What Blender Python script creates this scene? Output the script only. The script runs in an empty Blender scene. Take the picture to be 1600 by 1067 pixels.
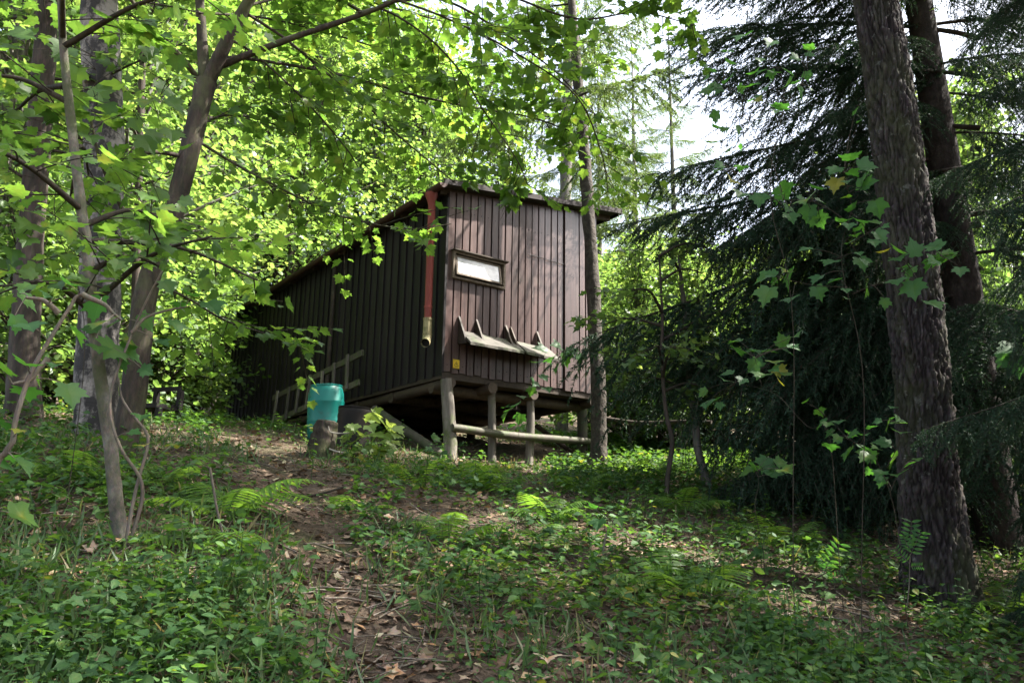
import bpy, math, random
import numpy as np
from mathutils import Matrix, Vector

# ------------------------------------------------------------------ camera, world, sun, exposure
scene = bpy.context.scene
COL = scene.collection
R = math.radians
FPX = 1250.0                                   # focal length in photo pixels (1600 wide)
EYE = np.array([0.0, 0.0, 1.6])
cam_d = bpy.data.cameras.new('camera'); cam = bpy.data.objects.new('camera', cam_d); COL.objects.link(cam)
cam_d.sensor_width = 36.0; cam_d.lens = FPX / 1600 * 36; cam_d.clip_start = 0.05; cam_d.clip_end = 2000
CAMROT = Matrix.Rotation(R(90 + 13.0), 4, 'X') @ Matrix.Rotation(R(0.9), 4, 'Z')
cam.matrix_world = Matrix.Translation(Vector(EYE)) @ CAMROT
scene.camera = cam

SUN_AZ, SUN_EL = 82.0, 52.0                   # clockwise from the view direction
sd = np.array([math.sin(R(SUN_AZ)) * math.cos(R(SUN_EL)), math.cos(R(SUN_AZ)) * math.cos(R(SUN_EL)), math.sin(R(SUN_EL))])
world = bpy.data.worlds.new('World'); scene.world = world; world.use_nodes = True
wn, wl = world.node_tree.nodes, world.node_tree.links
sky = wn.new('ShaderNodeTexSky'); sky.sky_type = 'NISHITA'; sky.sun_disc = False
sky.sun_elevation = R(SUN_EL); sky.sun_rotation = R(SUN_AZ)
sky.air_density = 1.0; sky.dust_density = 4.0; sky.ozone_density = 1.0
hsv = wn.new('ShaderNodeHueSaturation'); hsv.inputs['Saturation'].default_value = 0.6   # thin bright summer haze
wl.new(sky.outputs[0], hsv.inputs['Color'])
bg = wn['Background']; bg.inputs[1].default_value = 0.125
wl.new(hsv.outputs[0], bg.inputs[0])
sun_d = bpy.data.lights.new('sun', 'SUN'); sun_d.energy = 5.0; sun_d.angle = R(0.53); sun_d.color = (1.0, 0.95, 0.87)
sun = bpy.data.objects.new('sun', sun_d); COL.objects.link(sun)
sun.rotation_euler = Vector(-sd).to_track_quat('-Z', 'Y').to_euler(); sun.location = (20, -5, 30)
vs = scene.view_settings
vs.view_transform = 'Standard'; vs.look = 'None'; vs.gamma = 1.0; vs.use_curve_mapping = False; vs.exposure = 2.42
scene.cycles.max_bounces = 7; scene.cycles.diffuse_bounces = 4; scene.cycles.transmission_bounces = 4
scene.cycles.glossy_bounces = 2; scene.cycles.caustics_reflective = False; scene.cycles.caustics_refractive = False
scene.cycles.sample_clamp_indirect = 6.0

rng = np.random.default_rng(7)
random.seed(7)
# ------------------------------------------------------------------ helpers: noise, rays, terrain
def _h(ix, iy, s):
    n = (ix.astype(np.int64) * 374761393 + iy.astype(np.int64) * 668265263 + s * 974711) & 0x7fffffff
    n = ((n ^ (n >> 13)) * 1274126177) & 0x7fffffff
    return ((n ^ (n >> 16)) & 0xffff) / 65535.0
def vnoise(x, y, s=0):
    x = np.asarray(x, float); y = np.asarray(y, float)
    ix, iy = np.floor(x), np.floor(y); fx, fy = x - ix, y - iy
    fx = fx * fx * (3 - 2 * fx); fy = fy * fy * (3 - 2 * fy)
    a, b = _h(ix, iy, s), _h(ix + 1, iy, s); c, d = _h(ix, iy + 1, s), _h(ix + 1, iy + 1, s)
    return (a * (1 - fx) + b * fx) * (1 - fy) + (c * (1 - fx) + d * fx) * fy
def fbm(x, y, s=0, o=4):
    t, a, w = 0, 0.5, 0
    for k in range(o):
        t = t + a * vnoise(x * 2 ** k, y * 2 ** k, s + k * 17); w += a; a *= .5
    return t / w
def cells(u, v, per, s=0):
    """F1, F2 of a jittered cell pattern, periodic in u with period per"""
    iu, iv = np.floor(u), np.floor(v); f1 = np.full(u.shape, 9.); f2 = f1.copy()
    for du in (-1, 0, 1):
        for dv in (-1, 0, 1):
            cu, cv = iu + du, iv + dv; w = np.mod(cu, per)
            d = np.hypot(cu + .1 + .8 * _h(w, cv, s) - u, cv + .1 + .8 * _h(w, cv, s + 5) - v)
            f2 = np.minimum(f2, np.maximum(f1, d)); f1 = np.minimum(f1, d)
    return f1, f2

MR = np.array(CAMROT.to_3x3())
def ray(u, v):
    d = MR @ np.array([(u - 800) / FPX, (533.5 - v) / FPX, -1.0])
    return d
def at(u, v, r):
    """the point seen at (u, v) of the photo at horizontal distance r"""
    d = ray(u, v); return EYE + d * (r / math.hypot(d[0], d[1]))
def terr0(x, y):
    x = np.asarray(x, float); y = np.asarray(y, float)
    g = np.where(y < 12, .226 * y, 2.712 + .14 * (y - 12)) + .11 * np.maximum(y - 30, 0)
    g = np.where(y < 0, .1 * y, g)
    c = np.interp(y, [-50, 8, 13], [.147, .147, .05])
    return g - c * 12 * np.tanh(x / 12) - .27 * np.exp(-(((x - .5) / 2.3) ** 2 + ((y - 12.1) / 1.7) ** 2))   # hollow under the hut front
_PATH = []
def path_d(x, y):
    x = np.asarray(x, float); y = np.asarray(y, float); m = np.full(x.shape, 99.)
    for (a, b) in zip(_PATH[:-1], _PATH[1:]):
        e = b - a; t = np.clip(((x - a[0]) * e[0] + (y - a[1]) * e[1]) / (e @ e), 0, 1)
        m = np.minimum(m, np.hypot(x - a[0] - t * e[0], y - a[1] - t * e[1]))
    return m
def terr(x, y):
    x = np.asarray(x, float); y = np.asarray(y, float)
    z = terr0(x, y) + .22 * (fbm(x * .55 + 3, y * .55, 3, 3) - .5) * np.clip(y / 4, 0, 1) + .07 * (fbm(x * 2.3, y * 2.3, 9, 3) - .5)
    if _PATH:
        z = z - .07 * np.exp(-(path_d(x, y) / .4) ** 2)
    return z
def gp(u, v, f=None):
    f = f or terr
    d = ray(u, v); t0 = 0
    for t in np.arange(1.5, 60, .05):
        p = EYE + d * t
        if p[2] < f(p[0], p[1]): break
    return np.array([p[0], p[1], float(f(p[0], p[1]))])
for uv in ((700, 1300), (640, 1067), (575, 960), (510, 870), (475, 800), (445, 740), (415, 690), (350, 672)):
    _PATH.append(gp(*uv, f=terr0)[:2])
def gu(u, r):
    p = at(u, 700, r); return np.array([p[0], p[1], float(terr(p[0], p[1]))])
def unit(a):
    a = np.asarray(a, float); return a / np.maximum(np.linalg.norm(a, axis=-1, keepdims=True), 1e-9)

# ------------------------------------------------------------------ materials
def new_mat(name):
    m = bpy.data.materials.new(name); m.use_nodes = True
    return m, m.node_tree.nodes, m.node_tree.links, m.node_tree.nodes['Principled BSDF']
def ramp(n, stops):
    r = n.new('ShaderNodeValToRGB'); e = r.color_ramp.elements
    while len(e) > 1: e.remove(e[-1])
    e[0].position, e[0].color = stops[0][0], (*stops[0][1], 1)
    for p, c in stops[1:]:
        k = e.new(p); k.color = (*c, 1)
    return r
def noise(n, l, scale, detail=4, rough=.55, vec=None, stretch=None):
    t = n.new('ShaderNodeTexNoise'); t.inputs['Scale'].default_value = scale; t.inputs['Detail'].default_value = detail
    t.inputs['Roughness'].default_value = rough
    if vec is None:
        tc = n.new('ShaderNodeTexCoord'); vec = tc.outputs['Object']
    if stretch:
        mp = n.new('ShaderNodeMapping'); mp.inputs['Scale'].default_value = stretch; l.new(vec, mp.inputs[0]); vec = mp.outputs[0]
    l.new(vec, t.inputs['Vector']); return t
def mix(n, l, fac, a, b, mode='MIX'):
    m = n.new('ShaderNodeMix'); m.data_type = 'RGBA'; m.blend_type = mode
    for s, v in ((m.inputs[0], fac), (m.inputs[6], a), (m.inputs[7], b)):
        if hasattr(v, 'is_linked') or hasattr(v, 'links'): l.new(v, s)
        elif isinstance(v, tuple): s.default_value = (*v, 1)
        else: s.default_value = v
    return m.outputs[2]
def bump(n, l, bs, h, strength, dist):
    b = n.new('ShaderNodeBump'); b.inputs['Strength'].default_value = strength; b.inputs['Distance'].default_value = dist
    l.new(h, b.inputs['Height']); l.new(b.outputs[0], bs.inputs['Normal'])
def leaf_mat(name, stops, trans=(2.65, 2.4, 1.25), fac=.53, rough=.42, spec=.4, objrand=False):
    m, n, l, b = new_mat(name)
    a = n.new('ShaderNodeAttribute'); a.attribute_name = 'tint'
    f = a.outputs['Fac']
    if objrand:
        oi = n.new('ShaderNodeObjectInfo'); ad = n.new('ShaderNodeMath'); ad.operation = 'MULTIPLY_ADD'
        ad.inputs[1].default_value = .45; l.new(oi.outputs['Random'], ad.inputs[0]); l.new(f, ad.inputs[2]); f = ad.outputs[0]
    r = ramp(n, stops); l.new(f, r.inputs[0])
    nz = noise(n, l, 60, 2)
    c = mix(n, l, .25, r.outputs[0], nz.outputs['Color'], 'OVERLAY')
    l.new(c, b.inputs['Base Color']); b.inputs['Roughness'].default_value = rough; b.inputs['Specular IOR Level'].default_value = spec
    t = n.new('ShaderNodeBsdfTranslucent'); l.new(mix(n, l, 1.0, c, trans, 'MULTIPLY'), t.inputs[0])
    ms = n.new('ShaderNodeMixShader'); ms.inputs[0].default_value = fac
    l.new(b.outputs[0], ms.inputs[1]); l.new(t.outputs[0], ms.inputs[2]); l.new(ms.outputs[0], n['Material Output'].inputs[0])
    return m
M = {}
GREEN = [(0, (.03, .072, .016)), (.35, (.05, .11, .024)), (.7, (.075, .145, .03)), (.93, (.1, .17, .035)), (1, (.14, .18, .04))]
M['leaf'] = leaf_mat('maple_leaf_green', GREEN)
M['leaf_obj'] = leaf_mat('maple_leaf_single', GREEN, objrand=True)
M['leaf_sun_tint'] = leaf_mat('sun_tinted_leaf', [(0, (.1, .17, .045)), (1, (.2, .27, .09))], objrand=True)  # bush leaves coloured paler to stand in for sun falling on them
M['leaf_far'] = leaf_mat('forest_leaf_green', [(0, (.036, .075, .024)), (.5, (.066, .122, .04)), (1, (.115, .17, .06))])
M['leaf_cool'] = leaf_mat('sapling_leaf_green', [(0, (.03, .085, .03)), (.6, (.05, .125, .04)), (.9, (.08, .15, .03)), (1, (.2, .2, .03))], trans=(1.6, 1.9, .6), spec=.3, rough=.5, objrand=True)
M['leaf_yellow'] = leaf_mat('turning_leaf_yellow', [(0, (.1, .15, .02)), (1, (.24, .22, .035))], trans=(1.5, 1.4, .6), objrand=True)
M['cover'] = leaf_mat('ground_cover_leaf', [(0, (.022, .056, .02)), (.45, (.04, .092, .029)), (.8, (.066, .13, .034)), (.96, (.11, .165, .04)), (1, (.18, .18, .05))], trans=(1.9, 1.9, .7), fac=.4, rough=.6, spec=.22)
M['fern'] = leaf_mat('fern_frond', [(0, (.05, .12, .02)), (1, (.11, .2, .035))])
M['grass'] = leaf_mat('grass_blade', [(0, (.035, .078, .025)), (.7, (.065, .115, .035)), (.88, (.14, .14, .07)), (1, (.22, .19, .11))], fac=.3)
M['needle'] = leaf_mat('spruce_needle', [(0, (.013, .03, .019)), (.6, (.025, .054, .031)), (.9, (.042, .078, .04)), (1, (.07, .058, .035))], trans=(1.3, 1.5, .6), fac=.18, rough=.6, spec=.12)
M['larch'] = leaf_mat('larch_needle', [(0, (.06, .11, .035)), (1, (.13, .18, .06))], trans=(1.6, 1.6, .7), fac=.45)
M['litter'] = leaf_mat('fallen_leaf_brown', [(0, (.06, .038, .026)), (.35, (.13, .082, .054)), (.6, (.21, .14, .095)), (.8, (.3, .235, .165)), (.92, (.33, .17, .075)), (1, (.4, .35, .22))], trans=(1, .9, .7), fac=.12, rough=.7, spec=.25)

def bark_mat(name, c1, c2, c3, scale=9, stretch=(1, 1, .25), bs=.6, moss=None):
    m, n, l, b = new_mat(name)
    t1 = noise(n, l, scale, 6, .65, stretch=stretch); t2 = noise(n, l, scale * 4, 4, .6, stretch=stretch)
    r = ramp(n, [(.3, c1), (.52, c2), (.72, c3)]); l.new(t1.outputs['Fac'], r.inputs[0])
    c = mix(n, l, .35, r.outputs[0], t2.outputs['Color'], 'OVERLAY')
    if moss:
        t3 = noise(n, l, 2.2, 5, .7); mr = ramp(n, [(.48, (0, 0, 0)), (.62, (1, 1, 1))]); l.new(t3.outputs['Fac'], mr.inputs[0])
        c = mix(n, l, mr.outputs[0], c, moss)
    l.new(c, b.inputs['Base Color']); b.inputs['Roughness'].default_value = .85; b.inputs['Specular IOR Level'].default_value = .2
    bump(n, l, b, t1.outputs['Fac'], bs, .03); return m
M['bark_maple'] = bark_mat('maple_bark', (.016, .013, .01), (.043, .034, .025), (.092, .077, .058), 9, bs=1.0, moss=(.06, .062, .03))
M['bark_grey'] = bark_mat('grey_bark', (.05, .045, .038), (.11, .1, .085), (.2, .19, .16), 8)
M['bark_fir'] = bark_mat('knobbly_fir_bark', (.022, .018, .014), (.05, .042, .034), (.1, .088, .07), 14, stretch=(1, 1, .8), bs=1.0)
M['bark_pale'] = bark_mat('pale_smooth_bark', (.05, .045, .034), (.11, .1, .078), (.2, .185, .15), 11, stretch=(1, 1, .6), bs=.7, moss=(.065, .075, .035))
M['bark_dark'] = bark_mat('dark_bark', (.022, .017, .013), (.045, .036, .028), (.085, .07, .055), 9)
M['bark_spruce'] = bark_mat('spruce_bark', (.016, .012, .01), (.036, .028, .024), (.07, .056, .048), 12, stretch=(1, 1, .6))
M['twig'] = bark_mat('twig_bark', (.02, .016, .012), (.035, .029, .02), (.06, .05, .036), 20)
M['twig_pale'] = bark_mat('pale_twig_bark', (.07, .06, .045), (.12, .1, .078), (.19, .165, .13), 20, bs=.5)
def larch_bark():
    m, n, l, b = new_mat('furrowed_larch_bark')
    a = n.new('ShaderNodeAttribute'); a.attribute_name = 'tint'
    r = ramp(n, [(0, (.005, .004, .004)), (.3, (.015, .012, .0115)), (.6, (.042, .035, .034)), (1, (.11, .097, .095))]); l.new(a.outputs['Fac'], r.inputs[0])
    t = noise(n, l, 55, 5, .7, stretch=(1, 1, .45)); c = mix(n, l, .55, r.outputs[0], t.outputs['Color'], 'OVERLAY')
    t3 = noise(n, l, 2.6, 6, .75, stretch=(1, 1, .5)); mr = ramp(n, [(.47, (0, 0, 0)), (.66, (.75, .75, .75))]); l.new(t3.outputs['Fac'], mr.inputs[0])
    c = mix(n, l, mr.outputs[0], c, (.045, .052, .022))
    t4 = noise(n, l, 13, 4, .6); lr = ramp(n, [(.62, (0, 0, 0)), (.7, (.55, .55, .55))]); l.new(t4.outputs['Fac'], lr.inputs[0])
    c = mix(n, l, lr.outputs[0], c, (.13, .135, .115)); l.new(c, b.inputs['Base Color'])
    b.inputs['Roughness'].default_value = .9; b.inputs['Specular IOR Level'].default_value = .15
    bump(n, l, b, t.outputs['Fac'], .7, .012); return m
M['bark_larch'] = larch_bark()
def birch_bark():
    m, n, l, b = new_mat('birch_bark')
    t = noise(n, l, 2.6, 8, .7, stretch=(1.6, 1.6, 1)); r = ramp(n, [(.4, (.24, .215, .19)), (.47, (.13, .115, .1)), (.53, (.018, .015, .013))]); l.new(t.outputs['Fac'], r.inputs[0])
    t2 = noise(n, l, 6, 3, .5, stretch=(1, 1, 7)); r2 = ramp(n, [(.6, (1, 1, 1)), (.72, (.25, .23, .2))]); l.new(t2.outputs['Fac'], r2.inputs[0])
    c = mix(n, l, 1.0, r.outputs[0], r2.outputs[0], 'MULTIPLY'); l.new(c, b.inputs['Base Color']); b.inputs['Roughness'].default_value = .8
    bump(n, l, b, t.outputs['Fac'], .8, .03); return m
M['bark_birch'] = birch_bark()
def wood_mat(name, c1, c2, grain=(18, 18, 1.2), moss=None, rough=.7, mossrange=(.5, .64), spec=.3, vary=.35):
    m, n, l, b = new_mat(name)
    oi = n.new('ShaderNodeObjectInfo'); tc = n.new('ShaderNodeTexCoord')
    ad = n.new('ShaderNodeVectorMath'); ad.operation = 'MULTIPLY_ADD'; ad.inputs[1].default_value = (31, 17, 23)
    l.new(oi.outputs['Random'], ad.inputs[0]); l.new(tc.outputs['Object'], ad.inputs[2])
    t = noise(n, l, 1, 6, .65, vec=ad.outputs[0], stretch=grain)
    r = ramp(n, [(.3, c1), (.7, c2)]); l.new(t.outputs['Fac'], r.inputs[0])
    hs = n.new('ShaderNodeHueSaturation'); l.new(r.outputs[0], hs.inputs['Color'])
    mr = n.new('ShaderNodeMapRange'); mr.inputs[3].default_value = 1 - vary; mr.inputs[4].default_value = 1 + vary; l.new(oi.outputs['Random'], mr.inputs[0]); l.new(mr.outputs[0], hs.inputs['Value'])
    c = hs.outputs[0]
    if moss:
        t3 = noise(n, l, 4, 6, .7, vec=ad.outputs[0]); r3 = ramp(n, [(mossrange[0], (0, 0, 0)), (mossrange[1], (1, 1, 1))]); l.new(t3.outputs['Fac'], r3.inputs[0])
        c = mix(n, l, r3.outputs[0], c, moss)
    l.new(c, b.inputs['Base Color']); b.inputs['Roughness'].default_value = rough; b.inputs['Specular IOR Level'].default_value = spec
    bump(n, l, b, t.outputs['Fac'], .35, .008); return m
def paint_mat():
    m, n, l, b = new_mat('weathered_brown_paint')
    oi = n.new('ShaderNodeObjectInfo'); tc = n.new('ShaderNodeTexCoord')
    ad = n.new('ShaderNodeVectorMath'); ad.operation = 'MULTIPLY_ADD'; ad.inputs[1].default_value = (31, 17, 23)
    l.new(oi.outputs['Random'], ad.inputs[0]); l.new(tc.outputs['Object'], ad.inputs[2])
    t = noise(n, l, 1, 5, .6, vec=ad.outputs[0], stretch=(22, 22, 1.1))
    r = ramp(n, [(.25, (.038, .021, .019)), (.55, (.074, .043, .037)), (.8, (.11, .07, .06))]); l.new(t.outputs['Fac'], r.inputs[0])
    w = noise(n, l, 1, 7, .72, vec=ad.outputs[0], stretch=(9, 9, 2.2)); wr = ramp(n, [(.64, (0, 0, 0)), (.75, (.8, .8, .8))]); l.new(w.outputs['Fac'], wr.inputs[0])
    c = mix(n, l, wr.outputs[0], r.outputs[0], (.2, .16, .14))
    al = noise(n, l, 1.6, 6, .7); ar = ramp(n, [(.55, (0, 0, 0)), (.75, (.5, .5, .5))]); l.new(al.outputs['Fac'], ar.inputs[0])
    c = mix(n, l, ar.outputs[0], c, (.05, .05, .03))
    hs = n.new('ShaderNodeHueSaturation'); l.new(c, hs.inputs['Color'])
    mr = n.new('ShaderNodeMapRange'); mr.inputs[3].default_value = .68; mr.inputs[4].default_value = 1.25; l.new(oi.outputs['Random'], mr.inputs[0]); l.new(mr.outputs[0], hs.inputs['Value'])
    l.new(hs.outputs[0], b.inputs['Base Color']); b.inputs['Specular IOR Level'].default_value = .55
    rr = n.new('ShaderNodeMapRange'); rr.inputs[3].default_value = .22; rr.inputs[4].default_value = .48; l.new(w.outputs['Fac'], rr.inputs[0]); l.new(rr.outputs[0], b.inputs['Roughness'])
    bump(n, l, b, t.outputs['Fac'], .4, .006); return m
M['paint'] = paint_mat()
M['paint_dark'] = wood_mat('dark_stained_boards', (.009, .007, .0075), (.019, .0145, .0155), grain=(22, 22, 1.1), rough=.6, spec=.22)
M['backing'] = wood_mat('dark_wall_backing', (.008, .006, .006), (.014, .011, .01))
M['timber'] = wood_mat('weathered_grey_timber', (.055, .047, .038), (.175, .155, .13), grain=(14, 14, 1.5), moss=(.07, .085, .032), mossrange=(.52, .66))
M['timber_moss'] = wood_mat('mossy_timber', (.04, .034, .025), (.105, .09, .068), grain=(9, 9, 2), moss=(.045, .062, .02), mossrange=(.45, .62))
M['shelf_wood'] = wood_mat('rotten_shelf_wood', (.022, .019, .015), (.085, .075, .06), grain=(3, 20, 20), moss=(.035, .048, .016), mossrange=(.48, .64))
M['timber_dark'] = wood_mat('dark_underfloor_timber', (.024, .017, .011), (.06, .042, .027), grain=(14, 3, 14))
M['roofing'] = wood_mat('bitumen_roofing', (.03, .025, .025), (.065, .055, .054), grain=(6, 6, 6), rough=.85)
M['red_pipe'] = wood_mat('faded_red_pipe_paint', (.19, .034, .026), (.26, .052, .04), grain=(9, 9, 2), rough=.5, vary=.08)
M['gutter_paint'] = wood_mat('dull_dark_red_gutter', (.035, .016, .013), (.06, .024, .019), grain=(9, 2, 9), rough=.6, vary=.05)
M['old_pipe'] = wood_mat('mossy_yellowed_pipe', (.16, .13, .06), (.34, .29, .16), grain=(14, 14, 10), moss=(.1, .1, .035))
M['teal'] = wood_mat('teal_barrel_plastic', (.0, .12, .1), (.003, .165, .135), grain=(4, 4, 2), rough=.42, vary=.02, spec=.4, moss=(.03, .05, .04), mossrange=(.56, .8))
M['dark_plastic'] = wood_mat('dark_barrel_plastic', (.008, .008, .008), (.022, .016, .012), grain=(5, 5, 3), rough=.6, spec=.15)
M['wire'] = wood_mat('pale_rope', (.25, .23, .19), (.4, .37, .31), grain=(30, 30, 30))
M['yellow'] = wood_mat('yellow_sign_plate', (.62, .4, .02), (.72, .48, .03), grain=(7, 7, 7), vary=.02, rough=.45)
M['black'] = wood_mat('black_sign_print', (.012, .012, .012), (.02, .02, .02), vary=.02)
M['white_frame'] = wood_mat('weathered_window_wood', (.09, .065, .045), (.2, .16, .12), grain=(20, 20, 20))
def pane_mat():
    m, n, l, b = new_mat('milky_window_glass')
    t = noise(n, l, 5, 5, .65); r = ramp(n, [(.3, (.42, .42, .44)), (.6, (.72, .72, .74))]); l.new(t.outputs['Fac'], r.inputs[0]); l.new(r.outputs[0], b.inputs['Base Color'])
    b.inputs['Roughness'].default_value = .18; b.inputs['Specular IOR Level'].default_value = .8; return m
M['pane'] = pane_mat()
def soil_mat():
    m, n, l, b = new_mat('forest_floor_soil')
    t = noise(n, l, 1.3, 6, .65); t2 = noise(n, l, 22, 6, .75)
    r = ramp(n, [(.35, (.055, .04, .028)), (.5, (.105, .077, .054)), (.65, (.16, .122, .088))]); l.new(t2.outputs['Fac'], r.inputs[0])
    g = ramp(n, [(.5, (0, 0, 0)), (.64, (.7, .7, .7))]); l.new(t.outputs['Fac'], g.inputs[0])
    c = mix(n, l, g.outputs[0], r.outputs[0], (.035, .06, .018)); l.new(c, b.inputs['Base Color'])
    b.inputs['Roughness'].default_value = .95; b.inputs['Specular IOR Level'].default_value = .1
    bump(n, l, b, t2.outputs['Fac'], 1.0, .05); return m
M['soil'] = soil_mat()

# ------------------------------------------------------------------ mesh collecting
class MB:
    def __init__(s): s.V, s.F, s.T, s.M, s.S, s.n = [], [], [], [], [], 0
    def add(s, V, F, tint=.5, mat=0, smooth=False):
        V = np.asarray(V, float).reshape(-1, 3); F = np.asarray(F, int).reshape(-1, 3)
        s.V.append(V); s.F.append(F + s.n); s.n += len(V)
        s.T.append(np.broadcast_to(np.asarray(tint, float), (len(V),)))
        s.M.append(np.full(len(F), mat)); s.S.append(np.full(len(F), smooth)); return s
    def quads(s, V, Q, **k):
        Q = np.asarray(Q, int).reshape(-1, 4); return s.add(V, np.concatenate([Q[:, :3], Q[:, [0, 2, 3]]]), **k)
    def box(s, lo, hi, **k):
        x0, y0, z0 = lo; x1, y1, z1 = hi
        V = [(x0, y0, z0), (x1, y0, z0), (x1, y1, z0), (x0, y1, z0), (x0, y0, z1), (x1, y0, z1), (x1, y1, z1), (x0, y1, z1)]
        return s.quads(V, [(0, 3, 2, 1), (4, 5, 6, 7), (0, 1, 5, 4), (1, 2, 6, 5), (2, 3, 7, 6), (3, 0, 4, 7)], **k)
    def hexa(s, V, **k):
        return s.quads(V, [(0, 3, 2, 1), (4, 5, 6, 7), (0, 1, 5, 4), (1, 2, 6, 5), (2, 3, 7, 6), (3, 0, 4, 7)], **k)
    def tube(s, P, rad, sides=6, cap=True, tint=.5, mat=0, wob=0.0, smooth=True, seed=0):
        P = np.asarray(P, float); k = len(P); rad = np.broadcast_to(np.asarray(rad, float), (k,))
        T = unit(np.gradient(P, axis=0)); up = np.array([0, 0, 1.]) if abs(T[0][2]) < .9 else np.array([1., 0, 0])
        N = np.zeros((k, 3)); nrm = unit(np.cross(T[0], up))
        for i in range(k):
            nrm = unit(nrm - T[i] * (nrm @ T[i])); N[i] = nrm
        B = np.cross(T, N); a = np.linspace(0, 2 * math.pi, sides, endpoint=False)
        rr = rad[:, None] * np.ones(sides)
        if wob: rr = rr * (1 + wob * (2 * vnoise(np.arange(k)[:, None] * .7 + 0 * a, np.cos(a)[None] * 1.7 + np.sin(a)[None] * 3.1 + 9, seed + 3) - 1))
        V = P[:, None] + rr[..., None] * (np.cos(a)[None, :, None] * N[:, None] + np.sin(a)[None, :, None] * B[:, None])
        i, j = np.meshgrid(np.arange(k - 1), np.arange(sides), indexing='ij'); j2 = (j + 1) % sides
        Q = np.stack([i * sides + j, (i + 1) * sides + j, (i + 1) * sides + j2, i * sides + j2], -1).reshape(-1, 4)[:, ::-1]
        s.quads(V.reshape(-1, 3), Q, tint=tint, mat=mat, smooth=smooth)
        if cap:
            for e, rev in ((0, False), (k - 1, True)):
                c = np.vstack([P[e], V[e]]); f = [(0, 1 + q, 1 + (q + 1) % sides) for q in range(sides)]
                s.add(c, [t[::-1] for t in f] if not rev else f, tint=tint, mat=mat)
        return s
    def leaves(s, P, fwd, nrm, size, tmpl, tint, mat=0):
        TV, TF = tmpl; P = np.asarray(P, float); n = len(P)
        if n == 0: return s
        fwd = unit(fwd); side = unit(np.cross(fwd, nrm)); up = np.cross(side, fwd)
        size = np.broadcast_to(np.asarray(size, float), (n,))[:, None, None]
        V = P[:, None] + size * (TV[None, :, 0:1] * side[:, None] + TV[None, :, 1:2] * fwd[:, None] + TV[None, :, 2:3] * up[:, None])
        F = TF[None] + (np.arange(n) * len(TV))[:, None, None]
        s.add(V.reshape(-1, 3), F.reshape(-1, 3), tint=(np.broadcast_to(tint, (n,))[:, None] + np.where(np.arange(len(TV)) == 0, .16, -.03)[None]).ravel() if len(TV) > 5 else np.repeat(np.broadcast_to(tint, (n,)), len(TV)), mat=mat); return s
    def mesh(s, name, mats):
        V = np.concatenate(s.V); F = np.concatenate(s.F); me = bpy.data.meshes.new(name)
        me.vertices.add(len(V)); me.vertices.foreach_set('co', V.astype(np.float32).ravel())
        me.loops.add(len(F) * 3); me.loops.foreach_set('vertex_index', F.astype(np.int32).ravel())
        me.polygons.add(len(F)); me.polygons.foreach_set('loop_start', np.arange(0, len(F) * 3, 3, dtype=np.int32))
        for m in (mats if isinstance(mats, (list, tuple)) else [mats]): me.materials.append(M[m])
        me.polygons.foreach_set('material_index', np.concatenate(s.M).astype(np.int32))
        me.polygons.foreach_set('use_smooth', np.concatenate(s.S).astype(bool))
        a = me.attributes.new('tint', 'FLOAT', 'POINT'); a.data.foreach_set('value', np.concatenate(s.T).astype(np.float32))
        me.update(calc_edges=True); return me
    def build(s, name, mats, parent=None):
        return link(name, s.mesh(name, mats), parent)
def link(name, me, parent=None):
    o = bpy.data.objects.new(name, me); COL.objects.link(o)
    if parent is not None: o.parent = parent
    return o
def tag(o, label=None, cat=None, group=None, kind=None):
    if label: o['label'] = label
    if cat: o['category'] = cat
    if group: o['group'] = group
    if kind: o['kind'] = kind
    return o
def empty(name, loc, rz=0.0):
    o = bpy.data.objects.new(name, None); COL.objects.link(o); o.location = tuple(loc); o.rotation_euler = (0, 0, rz); o.empty_display_size = .2; return o
def copy_tree(o, parent=None):
    c = o.copy(); COL.objects.link(c); c.parent = parent
    for ch in list(o.children): copy_tree(ch, c)
    return c
def smooth_path(P, n=6):
    P = np.asarray(P, float); Q = np.vstack([2 * P[0] - P[1], P, 2 * P[-1] - P[-2]]); out = []
    for i in range(1, len(Q) - 2):
        t = np.linspace(0, 1, n, endpoint=False)[:, None]; a, b, c, d = Q[i - 1], Q[i], Q[i + 1], Q[i + 2]
        out.append(.5 * (2 * b + (c - a) * t + (2 * a - 5 * b + 4 * c - d) * t ** 2 + (3 * b - a - 3 * c + d) * t ** 3))
    return np.vstack(out + [P[-1:]])
def fan(outline, c, fold=.0, droop=0.0):
    o = np.array(outline, float); V = np.zeros((len(o) + 1, 3)); V[0, :2] = c; V[1:, :2] = o
    V[1:, 2] = fold * np.abs(o[:, 0]) - droop * np.clip(o[:, 1], 0, 1) ** 2
    V[0, 2] = -droop * c[1] ** 2
    n = len(o); F = np.array([(0, 1 + i, 1 + (i + 1) % n) for i in range(n)]); return V, F
def mirror(h): return h + [(-x, y) for x, y in reversed(h) if x > 1e-6]
HALF = [(0, 0), (.16, -.07), (.44, -.02), (.34, .14), (.58, .33), (.5, .42), (.62, .58), (.36, .53), (.27, .6), (.26, .74), (.13, .76), (0, 1)]
T_NEAR = fan(mirror(HALF), (0, .38), .16, .14)
T_NEAR2 = fan(mirror([(x * (1.06 if i % 2 else .92), y) for i, (x, y) in enumerate(HALF)]), (0, .36), .28, .25)
T_MID = fan(mirror([(0, 0), (.42, -.02), (.33, .17), (.6, .52), (.27, .56), (0, 1)]), (0, .36), .18, .12)
T_FAR = fan([(0, 0), (.42, .3), (.3, .75), (0, 1), (-.33, .7), (-.4, .3)], (0, .45), .15, .1)
T_OVAL = fan([(0, 0), (.24, .2), (.3, .48), (.16, .8), (0, 1), (-.16, .8), (-.3, .48), (-.24, .2)], (0, .45), .18, .15)
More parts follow.
